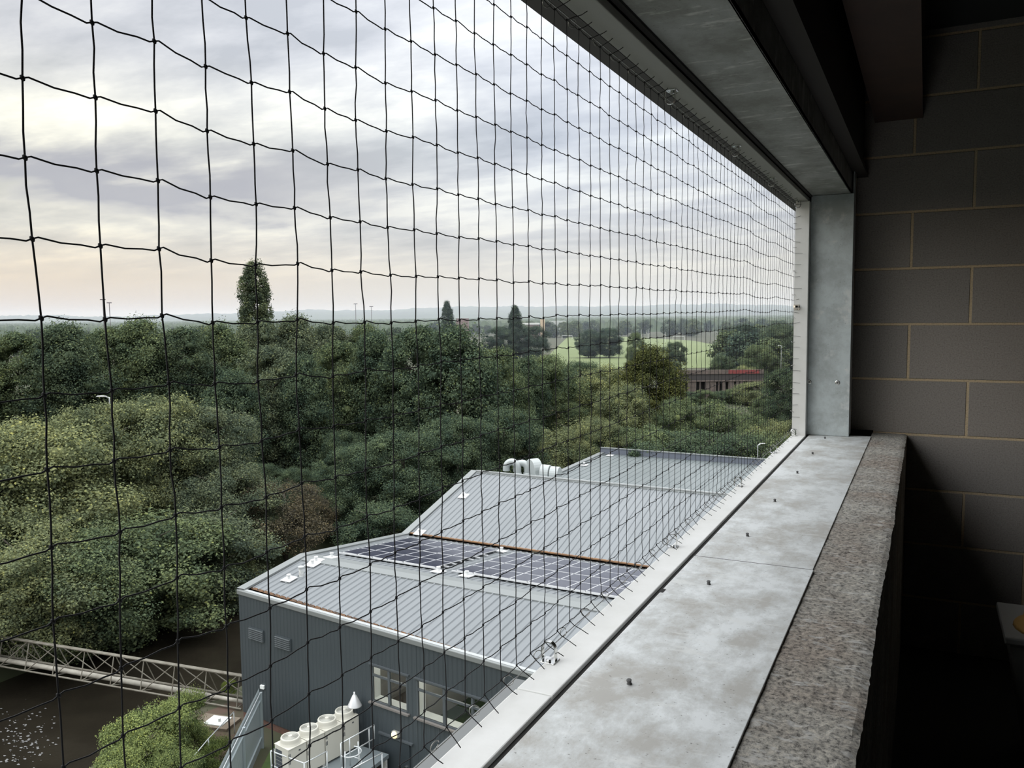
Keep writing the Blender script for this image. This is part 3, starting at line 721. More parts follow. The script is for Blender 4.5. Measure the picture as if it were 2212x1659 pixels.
for i in range(4):
    o = c0 if i == 0 else copy_tree(c0)
    q = base_c.lerp(end_c, i/3); o.location = (q.x, q.y, ZF-1.43)
    o.rotation_euler = (0, 0, math.atan2(end_c.y-base_c.y, end_c.x-base_c.x)-PI/2)
    tag(o, lb[i], 'air conditioner', 'cream condenser units in a row')
ZP = ZF-1.43
pr_ = empty('steel_platform', (base_c.x+1.0, base_c.y+1.2, GZ), TH); tag(pr_, 'grey steel service platform carrying the cream condensers', 'platform')
MB().box((-1.9, -2.3, ZP-.14-GZ), (1.05, 1.45, ZP-GZ)).build('deck', mat('grey_deck', (.20, .235, .25), .5, .2), pr_)
for (a, b) in ((-1.8, -2.2), (.95, -2.2), (-1.8, 1.35), (.95, 1.35)): MB().box((a-.06, b-.06, 0), (a+.06, b+.06, ZP-.14-GZ)).build('leg', M['galv'], pr_)
railm = mat('galvanised_rail', (.52, .55, .56), .4, .3)
def rail(name, pts, posts, label, r=.022, mid=.5):
    o = empty(name, Vector(pts[0])-Vector((0, 0, 1.0))); tag(o, label, 'railing'); off = -o.location
    MB().tube([Vector(p)+off for p in pts], r, 8).build('top_rail', railm, o, smooth=True)
    if mid: MB().tube([Vector(p)+off-Vector((0, 0, mid)) for p in pts], r, 8).build('mid_rail', railm, o, smooth=True)
    for (p, hgt) in posts: MB().tube([Vector(p)+off, Vector(p)+off-Vector((0, 0, hgt))], r, 8).build('post', railm, o, smooth=True)
    return o
ZR = ZP+.95
a, b, c, d = (atZ(x, y, ZR) for x, y in ((585, 1622), (657, 1649), (706, 1623), (585, 1622)))
b1 = atZ(592, 1618, ZR)
rail('guard_rail', [b1, a, b, c], [(a, 1.0), (b, 1.0), (c, 1.0), (b1, 1.0)], 'pale bent guard rail round the fence end of the condensers')
a, b = atZ(736, 1606, ZR), atZ(808, 1566, ZR); q1 = atZ(797, 1572, ZR); q2 = atZ(755, 1596, ZR)
rail('guard_rail', [a, b], [(b, .5), (q1, .95), (q2, .95), (a, .95)], 'pale straight guard rail between the condensers and the shed door')
a, b = atZ(760, 1661, ZR-.3), atZ(825, 1627, ZR-.3)
rail('guard_rail', [a, b], [(b, 1.5), (a, 1.5)], 'pale stair hand rail in front of the dark shed door', mid=None)
# hooped ladder guard
hc = atZ(757, 1624, ZP+.75); lo = empty('ladder_hoop', (hc.x, hc.y, ZP)); tag(lo, 'grey hooped ladder guard beside the platform', 'ladder guard')
for zz in (.35, .75): MB().torus(.36, .025, Matrix.Translation((0, 0, zz)), 24, 6, -.6*PI, .6*PI).build('hoop', railm, lo, smooth=True)
for a in (-.45*PI, 0, .45*PI): MB().tube([(.36*math.cos(a), .36*math.sin(a), -.0), (.36*math.cos(a), .36*math.sin(a), .95)], .02, 8).build('upright', railm, lo, smooth=True)

# ---- fence beside the grass
fa = Vector((-22.3, 22.95, GZ)); fb = Vector((-18.6, 16.8, GZ)); fd = (fb-fa); FLn = fd.length
fe = empty('palisade_fence', fa, math.atan2(fd.y, fd.x)); tag(fe, 'tall galvanised palisade fence running from the shed corner past the grass', 'fence')
galf = mat('galvanised_fence', (.36, .41, .43), .45, .4)
pale = None
for k in range(int(FLn/.075)):
    if pale is None:
        pale = MB().prism([(-.024, 0), (.024, 0), (.024, 2.25), (0, 2.36), (-.024, 2.25)], 1, -.006, .006).build('pale', galf, fe); o = pale
    else: o = pale.copy(); COL.objects.link(o); o.parent = fe
    o.location = (k*.075, -.04, 0)
for zz in (.4, 1.85): MB().box((0, -.03, zz), (FLn, .03, zz+.05)).build('rail', galf, fe)
k = 0
while k < FLn: MB().box((k-.05, -.02, 0), (k+.05, .08, 2.2)).build('post', galf, fe); k += 2.7
MB().tube([(0, .02, 2.2), (FLn, .02, 2.2)], .02, 6).build('top_wire', mat('bright_wire', (.5, .53, .55), .4, .3), fe)

# ---- pipe bridge
t1 = atZ(500, 1528, -16.3); t0 = atZ(0, 1439, -16.3); td = (t1-t0).normalized(); tn = Vector((-td.y, td.x, 0))
BL = 25.0; borg = t1 + td*.50 - td*BL; borg.z = -16.3
pb = empty('pipe_bridge', borg, math.atan2(td.y, td.x)); tag(pb, 'rusty pale triangular lattice girder spanning the river to the shed', 'bridge')
lat = mat('weathered_pale_steel', (.20, .19, .155), .7, noise=(3, (.13, .115, .09), (1, 1, 1)))
DB, HB, OB = .95, 1.22, .45; bay = 1.70
MB().tube([(0, 0, 0), (BL, 0, 0)], .04, 6).build('bottom_chord', lat, pb); MB().tube([(0, DB, 0), (BL, DB, 0)], .04, 6).build('bottom_chord', lat, pb)
MB().tube([(0, OB-.045, HB), (BL, OB-.045, HB)], .05, 6).tube([(0, OB+.045, HB), (BL, OB+.045, HB)], .05, 6).build('top_chord', lat, pb)
nb = int(BL/bay); e0 = Vector((55-0, 0, 0))
ph = (atZ(107, 1462, -16.3)-borg).dot(td) % bay
for k in range(nb+1):
    x = ph + k*bay
    if x > BL: break
    mbp = MB().tube([(x, 0, 0), (x-.12, OB-.03, HB)], .028, 5); mbp.build('post', lat, pb)
    if x+bay < BL: MB().tube([(x+.1, 0, 0), (x+bay-.2, OB-.03, HB)], .024, 5).build('diagonal', lat, pb)
    MB().tube([(x, DB, 0), (x-.12, OB+.03, HB)], .024, 5).build('post', lat, pb)
    if x+bay < BL: MB().tube([(x+.05, OB+.03, HB), (x+bay-.05, DB, 0)], .024, 5).build('diagonal', lat, pb)
    MB().tube([(x, 0, 0), (x, DB, 0)], .022, 5).build('cross_member', lat, pb)
    if x+bay*.5 < BL: MB().tube([(x, 0, 0), (x+bay*.6, DB, 0)], .018, 5).build('brace', lat, pb)
def bloc(x, y, z): return borg + td*x + tn*y + Vector((0, 0, z))
pipe = MB().tube([bloc(0, .35, .14), bloc(BL-1.9, .35, .14)], .115, 14).tube([bloc(BL-1.9, .35, .14), bloc(BL-.02, .36, .13)], .085, 12)
tag(pipe.build('pipe', mat('pale_pipe', (.40, .38, .33), .6, noise=(2, (.28, .26, .22), (1, 1, 1))), smooth=True), 'fat pale pipe lying along the lattice girder over the river', 'pipe')
tag(MB().tube([bloc(0, .74, .11), bloc(BL-.1, .74, .11)], .06, 10).build('pipe', lat, smooth=True), 'thinner brown-grey pipe lying at the back of the lattice girder', 'pipe')
coil = MB()
for k in range(5): coil.torus(.28+.03*k, .012, Matrix.Translation(bloc(BL-13.4+.18*k, .5+.05*k, .55)) @ Matrix.Rotation(.9+.35*k, 4, 'X') @ Matrix.Rotation(.5*k, 4, 'Y'), 18, 5)
tag(coil.build('wire_coil', lat), 'tangled coil of pale wire caught in the lattice girder', 'wire')

# ---- hand rail and hatch on the near bank
def bankp(px, py): return atZ(px, py, -15.5)
pp = [bankp(392, 1665), bankp(450, 1596), bankp(505, 1538)]
bank_rail = rail('bank_rail', pp, [(pp[1], 1.1), (pp[2], 1.0)], 'thin pale hand rail climbing the near bank beside the green bush', .02, None)
hp = atZ(470, 1556, GZ+.16); hb = empty('hatch', (hp.x, hp.y, GZ+.02), .2); tag(hb, 'pale square hatch plate on a concrete slab below the girder end', 'hatch')
MB().box((-.42, -.36, .10), (.42, .36, .14)).build('cover', mat('pale_hatch', (.62, .64, .62), .6), hb)
MB().box((-.9, -.5, 0), (.75, .5, .10)).build('slab', mat('dirty_slab', (.20, .17, .13), .9, noise=(2, (.14, .11, .08), (1, 1, 1))), hb)
MB().tube([(.12, -.05, .14), (.12, -.05, .26)], .05, 8).build('lifting_stub', M['galv'], hb)

# ================================================================== LAND
def gauss_noise(px, py, seed=0):
    return math.sin(px*.071+seed)*math.cos(py*.053+seed*2)+.5*math.sin(px*.19+py*.13+seed)+.3*math.sin(py*.31-px*.23+seed*3)
def riv(y):  # centre line of the river
    return -35.0 + .03*(y-30) - (.0016*(y-45)**2 if y > 45 else 0)
def ground_z(x, y):
    d = x - riv(y); z = GZ
    if y < 140:
        hw = 5.0; hr = 6.3
        if d < -hw: z = -17.0 + min(1, (-d-hw)/3)*.3
        elif d > hr: z = GZ - max(0, 1-(d-hr)/2.2)*.5
        else: z = -19.5
        if -hw-1.2 < d < -hw: t = (-d-hw)/1.2; z = -19.5*(1-t)+(-17.0)*t
        if hr < d < hr+1.5: t = (d-hr)/1.5; z = -19.5*(1-t)+(GZ-.4)*t
    if x < riv(min(y, 140))-8 or y > 140:
        t = min(1, max(0, (math.hypot(x, y)-90)/80)); z = z*(1-t) + -17.0*t
    return z
gm_ = MB()
xs = [-6000, -3000, -1500, -800, -400, -200, -120, -90, -70, -60, -54, -50, -48]+[-46+.4*k for k in range(75)]+[-15, -12, -9, -6, -3, 0, 10, 30, 80, 200, 500, 1500, 4000]
ys = [-20, 0, 8]+[12+2*k for k in range(50)]+[115, 120, 130, 140, 141, 160, 180, 200, 240, 300, 400, 600, 900, 1400, 2200, 3500, 6000]
vs = [(x, y, ground_z(x, y)) for y in ys for x in xs]; nx_ = len(xs)
gm_.add(vs, [(j*nx_+i, j*nx_+i+1, (j+1)*nx_+i+1, (j+1)*nx_+i) for j in range(len(ys)-1) for i in range(nx_-1)])
gmat = mat('earth_and_scrub', (.060, .050, .032), .95, noise=(.25, (.038, .055, .022), (1, 1, 1)), bump=(2, .6))
struct(gm_.build('ground', gmat))
# water
wm = bpy.data.materials.new('dark_river'); wm.use_nodes = True; t_ = wm.node_tree; b_ = t_.nodes['Principled BSDF']
tcn = t_.nodes.new('ShaderNodeTexCoord'); nn = N(t_, 'ShaderNodeTexNoise', i_Scale=.5, i_Detail=3); t_.links.new(tcn.outputs['Object'], nn.inputs[0])
r_ = ramp(t_, nn.outputs[0], [(.3, (.014, .012, .009)), (.7, (.021, .018, .013))]); t_.links.new(r_.outputs[0], b_.inputs['Base Color'])
b_.inputs['Roughness'].default_value = .12; b_.inputs['Specular IOR Level'].default_value = .25
n3 = N(t_, 'ShaderNodeTexNoise', i_Scale=1.6, i_Detail=4, i_Roughness=.7); t_.links.new(tcn.outputs['Object'], n3.inputs[0])
bp = N(t_, 'ShaderNodeBump', i_Strength=.35, i_Distance=.05); t_.links.new(n3.outputs[0], bp.inputs['Height']); t_.links.new(bp.outputs[0], b_.inputs['Normal'])
struct(MB().add([(-60, 5, -18), (-24, 5, -18), (-24, 139, -18), (-60, 139, -18)], [(0, 1, 2, 3)]).build('river_water', wm))
fr_ = random.Random(4); fo = MB()
for k in range(170):
    p = atZ(50+fr_.gauss(0, 34), 1600+fr_.gauss(0, 34), -17.985); r = fr_.uniform(.01, .05); a0 = fr_.random()*6
    fo.add([(p.x+r*(2.0 if i % 2 else 1)*math.cos(a0+i*PI/3), p.y+r*math.sin(a0+i*PI/3), p.z) for i in range(6)], [tuple(range(6))])
tag(fo.build('fleck', mat('pale_fleck', (.17, .17, .17), .8)), 'pale flecks lying on the dark river at the bottom left', 'fleck', None, 'stuff')  # small flat pale flecks just above the water
# grass strips
def patch(name, pts, z, m, label=None, cat=None, kind=None):
    mb = MB().add([(x, y, z) for x, y in pts]+[(x, y, z-.3) for x, y in pts], [tuple(range(len(pts)))]+[(i, (i+1)%len(pts), (i+1)%len(pts)+len(pts), i+len(pts)) for i in range(len(pts))])
    return tag(mb.build(name, m), label, cat, None, kind)
gp = [atZ(x, y, GZ+.03) for x, y in ((556, 1575), (640, 1600), (600, 1700), (470, 1720))]
gpp = [(p.x, p.y) for p in gp]
patch('ground_earth', [(-27.2, 20.5), (-26.2, 25.5), (-24.9, 27.5), (-24.8, 24.6), (-22.35, 22.9), (-19.5, 18.1), (-22.5, 16.5)], GZ+.015, mat('bare_earth', (.085, .052, .038), .95, noise=(1.2, (.055, .050, .028), (1, 1, 1))), kind='structure')
grassm = mat('lawn_green', (.045, .085, .02), .9, noise=(1.5, (.07, .105, .03), (1, 1, 1)))
patch('ground_lawn', [(-22.0, 23.2), (-19.2, 23.4), (-16, 17), (-18.6, 16.8)], GZ+.03, grassm, kind='structure')
# playing field
fieldm = mat('playing_field', (.125, .160, .060), .95, noise=(.02, (.15, .185, .075), (.4, 1, 1)))
patch('ground_playing_field', [(-250, 600), (-120, 262), (-95, 240), (-58, 262), (-80, 400), (-130, 520), (-205, 610)], -16.85, fieldm, kind='structure')
# hills
def hill(px):
    tb = [(-700, 15), (0, 22), (250, 20), (500, 28), (650, 38), (900, 46), (1100, 52), (1300, 48), (1440, 53), (1600, 45), (1750, 42), (2300, 35)]
    for (a, va), (b, vb) in zip(tb, tb[1:]):
        if a <= px <= b: return va+(vb-va)*(px-a)/(b-a)
    return 20
hm = MB(); rr_ = random.Random(5); vs = []; NA = 500
sm_ = [0]*5
prof_r = [(2600, 0), (3000, .12), (3500, .42), (4000, .72), (4500, 1.0), (5200, .9)]
bump_ = [[rr_.gauss(0, 1) for _ in range(NA+1)] for _ in prof_r]
for ri, (r, f) in enumerate(prof_r):
    for i in range(NA+1):
        px = -600+2900*i/NA; d = ray(px, 680); az = Vector((d.x, d.y)).normalized()
        hh = hill(px)+2.5*math.sin(px*.021)+1.8*math.sin(px*.057+1)
        z = -17+(hh+17)*f+bump_[ri][i]*1.4*f + (2.5*math.sin(px*.013+ri*1.7)*f if ri < 5 else 0)
        vs.append((az.x*r, az.y*r, z))
hm.add(vs, [(r*(NA+1)+i, r*(NA+1)+i+1, (r+1)*(NA+1)+i+1, (r+1)*(NA+1)+i) for r in range(len(prof_r)-1) for i in range(NA)])
hillm = mat('wooded_hill', (.030, .042, .024), 1, noise=(.004, (.06, .085, .035), (1, 1, 1)))
struct(hm.build('hills', hillm, smooth=False))
# far woodland canopy (uncountable)
cm = MB(); vs = []; NR = 46; NA = 620
rc = random.Random(9)
for j in range(NR):
    r = 830*(2900/830)**(j/(NR-1))
    for i in range(NA+1):
        px = -350+2250*i/NA + rc.uniform(-1.2, 1.2); d = ray(px, 680); az = Vector((d.x, d.y)).normalized()
        lump = abs(math.sin(px*.11*r/900+j*2.1))*3.5
        opening = 1.0 if gauss_noise(px*.35, j*9, 1) > -1.05 else .15
        z = -17+(6.5+lump+rc.random()*3.0)*opening
        vs.append((az.x*r, az.y*r, z if j > 0 else -17.5))
cm.add(vs, [(r*(NA+1)+i, r*(NA+1)+i+1, (r+1)*(NA+1)+i+1, (r+1)*(NA+1)+i) for r in range(NR-1) for i in range(NA)])
o = cm.build('distant_woodland', mat('distant_canopy', (.032, .052, .022), 1, noise=(.02, (.06, .085, .035), (1, 1, 1))))
tag(o, 'hazy unbroken woodland canopy stretching back to the hills', 'woodland', None, 'stuff')

# ================================================================== TREES
def leaf_material():
    m = bpy.data.materials.new('foliage'); m.use_nodes = True; t = m.node_tree; t.nodes.clear()
    oi = N(t, 'ShaderNodeObjectInfo'); ge = N(t, 'ShaderNodeNewGeometry'); tcn = N(t, 'ShaderNodeTexCoord')
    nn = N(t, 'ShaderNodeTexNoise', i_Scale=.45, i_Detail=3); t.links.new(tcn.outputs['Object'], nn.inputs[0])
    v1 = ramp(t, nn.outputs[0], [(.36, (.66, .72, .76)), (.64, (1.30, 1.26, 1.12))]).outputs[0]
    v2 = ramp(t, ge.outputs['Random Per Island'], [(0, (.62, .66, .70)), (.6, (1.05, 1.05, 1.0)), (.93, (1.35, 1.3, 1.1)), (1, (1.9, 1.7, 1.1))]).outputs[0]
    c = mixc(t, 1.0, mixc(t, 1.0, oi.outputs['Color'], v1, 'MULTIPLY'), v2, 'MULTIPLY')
    d = N(t, 'ShaderNodeBsdfDiffuse'); tr = N(t, 'ShaderNodeBsdfTranslucent'); mx = N(t, 'ShaderNodeMixShader'); mx.inputs[0].default_value = .22
    t.links.new(c, d.inputs[0]); t.links.new(c, tr.inputs[0]); t.links.new(d.outputs[0], mx.inputs[1]); t.links.new(tr.outputs[0], mx.inputs[2])
    o = N(t, 'ShaderNodeOutputMaterial'); t.links.new(mx.outputs[0], o.inputs[0]); return m
M['leaf'] = leaf_material()
M['bark'] = mat('grey_bark', (.06, .052, .042), .9, noise=(3, (.10, .09, .07), (4, 4, 1)))

def crown_mesh(name, seed, Ht, rad, base, nl, lr, nleaf, lsize, power=2.4, core=True, droop=.0):
    """leafy crown: nl clumps on an ovoid, leaves as small folded rhombs scattered over each clump"""
    g = np.random.default_rng(seed)
    ch = (Ht-base)/2; cz = base+ch
    cen = []; lob = g.uniform(0, 6.28, 3)
    for i in range(nl):
        for _ in range(30):
            u_ = g.uniform(-.95, 1.0); ph_ = g.uniform(0, 2*PI)
            e_ = power; rf = (1-abs(u_)**e_)**(1/e_)
            lobe = 1+.17*math.cos(2*ph_+lob[0]+2*u_)+.14*math.cos(3*ph_+lob[1]+4*u_)+.12*math.cos(6*u_+lob[2]+2*ph_)
            f = math.sqrt(g.uniform(.25, 1.15))
            q = np.array([math.cos(ph_)*(rad-lr*.6)*rf*f*lobe, math.sin(ph_)*(rad-lr*.6)*rf*f*lobe, cz+u_*(ch-lr*.6)]); break
        cen.append((q, lr*g.uniform(.5, 1.4)))
    per = nleaf//nl; P = []; Nn = []
    for (q, r) in cen:
        d = g.normal(size=(per, 3)); d /= np.linalg.norm(d, axis=1)[:, None]
        zst = 1.7 if name == 'poplar' else .78; out = q-np.array([0, 0, cz-ch*.2]); out /= np.linalg.norm(out)+1e-6
        keep = (d@out > -.45) | (d[:, 2] > .0); d = d[keep]
        rr = r*(1+g.normal(size=len(d))*.24)*np.where(d[:, 2] < 0, .85, 1.0)
        pp = q + d*rr[:, None]*np.array([1, 1, zst]); P.append(pp)
        nn = d*.7+np.array([0, 0, .55])+g.normal(size=d.shape)*.5; Nn.append(nn/np.linalg.norm(nn, axis=1)[:, None])
    P = np.concatenate(P); Nn = np.concatenate(Nn); n = len(P)
    t = np.cross(Nn, g.normal(size=(n, 3))); t /= np.linalg.norm(t, axis=1)[:, None]; b = np.cross(Nn, t)
    s = lsize*g.uniform(.6, 1.35, size=(n, 1))
    V = np.stack([P-t*s*.5, P+b*s*.36+Nn*s*.06, P+t*s*.55-Nn*s*.12, P-b*s*.36+Nn*s*.06], axis=1).reshape(-1, 3)
    F_ = np.arange(n*4).reshape(-1, 4)
    vv = V; nf = n; loops = F_.reshape(-1)
    totals = np.full(n, 4)
    if core:
        cv, cf = [], []; bidx = len(V)
        for (q, r) in cen:
            m_, k_ = 5, 7; b0 = bidx+len(cv)
            qc = (q[0]*.86, q[1]*.86, q[2]-r*.18)
            for a in range(m_+1):
                for c_ in range(k_):
                    th = PI*a/m_; ph = 2*PI*c_/k_; rr = r*.42
                    cv.append((qc[0]+rr*math.sin(th)*math.cos(ph), qc[1]+rr*math.sin(th)*math.sin(ph), qc[2]+rr*.72*math.cos(th)))
            for a in range(m_):
                for c_ in range(k_): cf.append((b0+a*k_+c_, b0+(a+1)*k_+c_, b0+(a+1)*k_+(c_+1) % k_, b0+a*k_+(c_+1) % k_))
        vv = np.concatenate([V, np.array(cv)]); loops = np.concatenate([loops, np.array(cf).reshape(-1)]); totals = np.concatenate([totals, np.full(len(cf), 4)])
    me = bpy.data.meshes.new(name); me.vertices.add(len(vv)); me.vertices.foreach_set('co', vv.astype(np.float32).reshape(-1))
    me.loops.add(len(loops)); me.loops.foreach_set('vertex_index', loops.astype(np.int32))
    me.polygons.add(len(totals)); st = np.concatenate([[0], np.cumsum(totals)[:-1]]); me.polygons.foreach_set('loop_start', st.astype(np.int32)); me.polygons.foreach_set('loop_total', totals.astype(np.int32))
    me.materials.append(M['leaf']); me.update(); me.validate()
    return me
def trunk_mesh(seed, Ht, rad, base, r0=.22):
    g = random.Random(seed); mb = MB()
    pts = [Vector((g.gauss(0, .1)*k, g.gauss(0, .1)*k, Ht*.85*k/6)) for k in range(7)]; pts[0].z = -.6
    mb.tube(pts, [r0*(1-.13*k) for k in range(7)], 8)
    for k in range(9):
        a = g.random()*2*PI; z = base*.6+(Ht*.75-base*.6)*g.random(); l = rad*g.uniform(.35, .6)
        p = Vector((0, 0, z)); mb.tube([p, p+Vector((math.cos(a)*l*.5, math.sin(a)*l*.5, l*.35)), p+Vector((math.cos(a)*l, math.sin(a)*l, l*.6))], [r0*.4, r0*.28, r0*.12], 5)
    return mb.mesh('trunk', M['bark'], True)
PROTO = {}
def proto(kind, **k):
    tr = k.pop('tr', .22)
    cr_ = crown_mesh('poplar' if kind == 'poplar' else 'crown', k['seed'], k['Ht'], k['rad'], k['base'], k['nl'], k['lr'], k['nleaf'], k['lsize'], k.get('power', 2.4), k.get('core', True))
    PROTO[kind] = (k['Ht'], k['rad'], cr_, trunk_mesh(k['seed'], k['Ht'], k['rad'], max(.5, k['base']), tr))
proto('broad', seed=1, Ht=12, rad=4.8, base=.6, nl=110, lr=1.1, nleaf=125000, lsize=.15)
proto('broad2', seed=2, Ht=12, rad=4.6, base=.4, nl=140, lr=.95, nleaf=125000, lsize=.145)
proto('broad3', seed=8, Ht=12, rad=5.0, base=.4, nl=90, lr=1.25, nleaf=120000, lsize=.165)
proto('tall', seed=3, Ht=17, rad=5.2, base=.4, nl=150, lr=1.25, power=1.75, nleaf=90000, lsize=.23)
proto('tall2', seed=4, Ht=17, rad=5.2, base=.4, nl=190, lr=1.1, power=2.0, nleaf=90000, lsize=.22)
proto('bush', seed=5, Ht=5, rad=3.3, base=-.6, nl=90, lr=.7, nleaf=70000, lsize=.11, tr=.1)
proto('mound', seed=15, Ht=9, rad=5.6, base=-.8, nl=150, lr=.95, nleaf=150000, lsize=.14)
proto('twiggy', seed=6, Ht=7, rad=3.4, base=.3, nl=90, lr=.85, nleaf=34000, lsize=.12, core=False)
proto('poplar', seed=7, Ht=24, rad=2.7, base=1, nl=190, lr=.72, nleaf=80000, lsize=.26, power=2.6)
# low-detail copies for the distance
far_m = []
for sd in (21, 22, 23):
    me = crown_mesh('far_crown', sd, 12, 5.0, .1, 60, 1.35, 7000, .60)
    far_m.append(me)
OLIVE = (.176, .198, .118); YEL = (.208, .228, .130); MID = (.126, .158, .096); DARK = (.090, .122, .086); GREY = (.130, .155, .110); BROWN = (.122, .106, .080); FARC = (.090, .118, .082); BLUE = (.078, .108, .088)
def tree(kind, px, toppy, r, col, label, wscale=1.0, base=None, name='tree', cat='tree', group=None, rz=None, zs=None):
    Ht, rad, cm_, tm_ = PROTO[kind]
    p = atR(px, toppy, r)
    gz = ground_z(p.x, p.y) if base is None else base
    if gz < -17.6: gz = -17.6
    if kind == 'bush' and p.z-gz > 6.5: Ht, rad, cm_, tm_ = PROTO['mound']
    s = (p.z-gz)/Ht
    root = empty(name, (p.x, p.y, gz), rz if rz is not None else (px*.7+r) % 6.28)
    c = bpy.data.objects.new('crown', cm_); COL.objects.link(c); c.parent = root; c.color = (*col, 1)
    t = bpy.data.objects.new('trunk', tm_); COL.objects.link(t); t.parent = root
    root.scale = (s*wscale, s*wscale, s)
    tag(root, label, cat, group); return root
G1 = 'trees along the far river bank'
# waterline, far bank (left)
tree('bush', -110, 1150, 52, MID, 'round green tree over the water at the far left edge', 1.3, group=G1)
tree('bush', 40, 1120, 49.5, OLIVE, 'olive leafy tree hanging over the water behind the left end of the girder', 1.25, group=G1)
tree('bush', 170, 1130, 50, MID, 'dark green leafy tree over the water, above the middle of the girder', 1.25, group=G1)
tree('bush', 310, 1120, 51.5, MID, 'spreading green tree over the water, left of the shed corner', 1.3, group=G1)
tree('bush', 425, 1110, 54, GREY, 'grey-green tree on the far bank, left of the shed corner', 1.2, group=G1)
tree('bush', 520, 1200, 56, YEL, 'yellowing low shrub on the bank just above the shed corner', .7, group=G1)
tree('broad', -60, 930, 55, YEL, 'yellow-green tree cut off by the left edge of the picture', 1.1, group=G1)
tree('broad3', 90, 905, 57, YEL, 'big pale yellow-green tree in front of the street lamp', 1.15, group=G1)
tree('broad2', 215, 872, 60, OLIVE, 'olive-green tree right below the street lamp', .95, group=G1)
tree('broad', 335, 858, 62, OLIVE, 'olive-green tree with several pointed tops right of the street lamp', 1.0, group=G1)
tree('broad2', 425, 880, 63, GREY, 'grey-green rounded tree at the right end of the yellow-green group', 1.0, group=G1)
tree('bush', 478, 1000, 60, GREY, 'grey-green tree standing lower, right of the yellow-green group', 1.0, group=G1)
# dark middle wood
G2 = 'dark trees behind the river'
tree('tall', 500, 800, 82, DARK, 'dark green tree behind the right end of the yellow-green group', .9, group=G2)
tree('tall2', 585, 745, 86, GREY, 'grey-green silvery tree in the wood, under the big poplar', .9, group=G2)
tree('tall', 655, 770, 84, DARK, 'dark green tree in the wood, right of the silvery one', .8, group=G2)
tree('tall2', 735, 735, 88, MID, 'mid green tree in the middle of the dark wood', .85, group=G2)
tree('tall', 815, 715, 86, DARK, 'dark green tree in the wood, left of the tallest dark crown', .8, group=G2)
tree('tall2', 900, 702, 82, DARK, 'large dark green tree left of the highest dark crown', .85, group=G2)
tree('tall', 985, 705, 80, DARK, 'large dark green tree with the highest crown above the shed', .95, group=G2)
tree('tall2', 1075, 748, 84, MID, 'mid green tree on the right shoulder of the dark wood', .75, group=G2)
tree('broad2', 760, 960, 66, DARK, 'deep green tree low behind the left roof edge', 1.0, group=G2)
tree('broad', 870, 930, 66, DARK, 'deep green tree above the solar panels at the roof edge', 1.1, group=G2)
tree('broad2', 980, 900, 70, DARK, 'deep green tree above the silver duct cowls', 1.0, group=G2)
tree('broad3', 1090, 880, 74, DARK, 'deep green tree right above the tall silver hood', .9, group=G2)
tree('twiggy', 610, 1040, 60.5, BROWN, 'bare brown twiggy tree on the bank left of the roof', 1.25, group=G2)
tree('twiggy', 675, 1070, 63.5, BROWN, 'sparse brown twiggy bush beside the left roof edge', 1.1, group=G2)
tree('broad', 640, 1010, 70, DARK, 'dark shady tree behind the brown twiggy tree', .9, group=G2)
tree('bush', 820, 1090, 60, DARK, 'dark low tree tucked against the left roof valley', 1.2, group=G2)
for i, (px, py, r, w, l) in enumerate(((470, 900, 98, 1.1, 'shaded dark tree behind the grey-green tree, left of the dark wood'), (540, 905, 96, 1.1, 'shaded dark tree low in the wood under the big poplar'), (610, 915, 92, 1.1, 'shaded dark tree low in the wood above the brown twigs'),
        (680, 900, 94, 1.1, 'shaded dark tree low in the middle of the wood'), (740, 930, 80, 1.0, 'shaded dark tree low in the wood right of the brown twigs'), (560, 1000, 76, 1.1, 'shaded dark tree directly behind the bare brown tree'), (700, 1010, 74, 1.0, 'shaded dark tree behind the sparse brown bush'))):
    tree('broad' if i % 2 else 'broad3', px, py, r, DARK, l, w, group=G2)
# left, behind the lamp
G3 = 'trees of the left-hand wood'
for i, (px, py, r, c, k, w, l) in enumerate((
    (-70, 712, 112, MID, 'tall', 1.0, 'tall olive tree at the far left edge of the rear wood'),
    (40, 716, 110, MID, 'tall2', 1.0, 'tall tree with a pale bare trunk, near the left edge'),
    (140, 700, 106, FARC, 'tall', 1.0, 'tall tree under the pair of floodlight masts'),
    (230, 705, 112, MID, 'tall2', .95, 'tall green tree right behind the street lamp'),
    (305, 690, 110, MID, 'tall', .95, 'tall green tree topping the left-hand wood'),
    (395, 705, 108, FARC, 'tall2', .95, 'tall dull green tree between the lamp and the big poplar'),
    (470, 700, 112, MID, 'tall', .9, 'tall green tree just left of the big poplar'),
    (560, 690, 118, GREY, 'tall2', .9, 'tall grey-green tree at the foot of the big poplar'),
    (640, 682, 120, GREY, 'tall', .9, 'tall pale grey-green tree just right of the big poplar'),
    (712, 700, 122, GREY, 'tall2', .85, 'tall pale tree halfway between the big poplar and the dark wood'),
    (790, 700, 122, MID, 'tall', .8, 'tall tree peeping over the dark wood left of its crown'))):
    tree(k, px, py, r, c, l, w, group=G3)
tree('poplar', 549, 574, 152, (.125, .15, .10), 'tall solitary poplar standing high above the left wood', 1.0, name='poplar_tree')
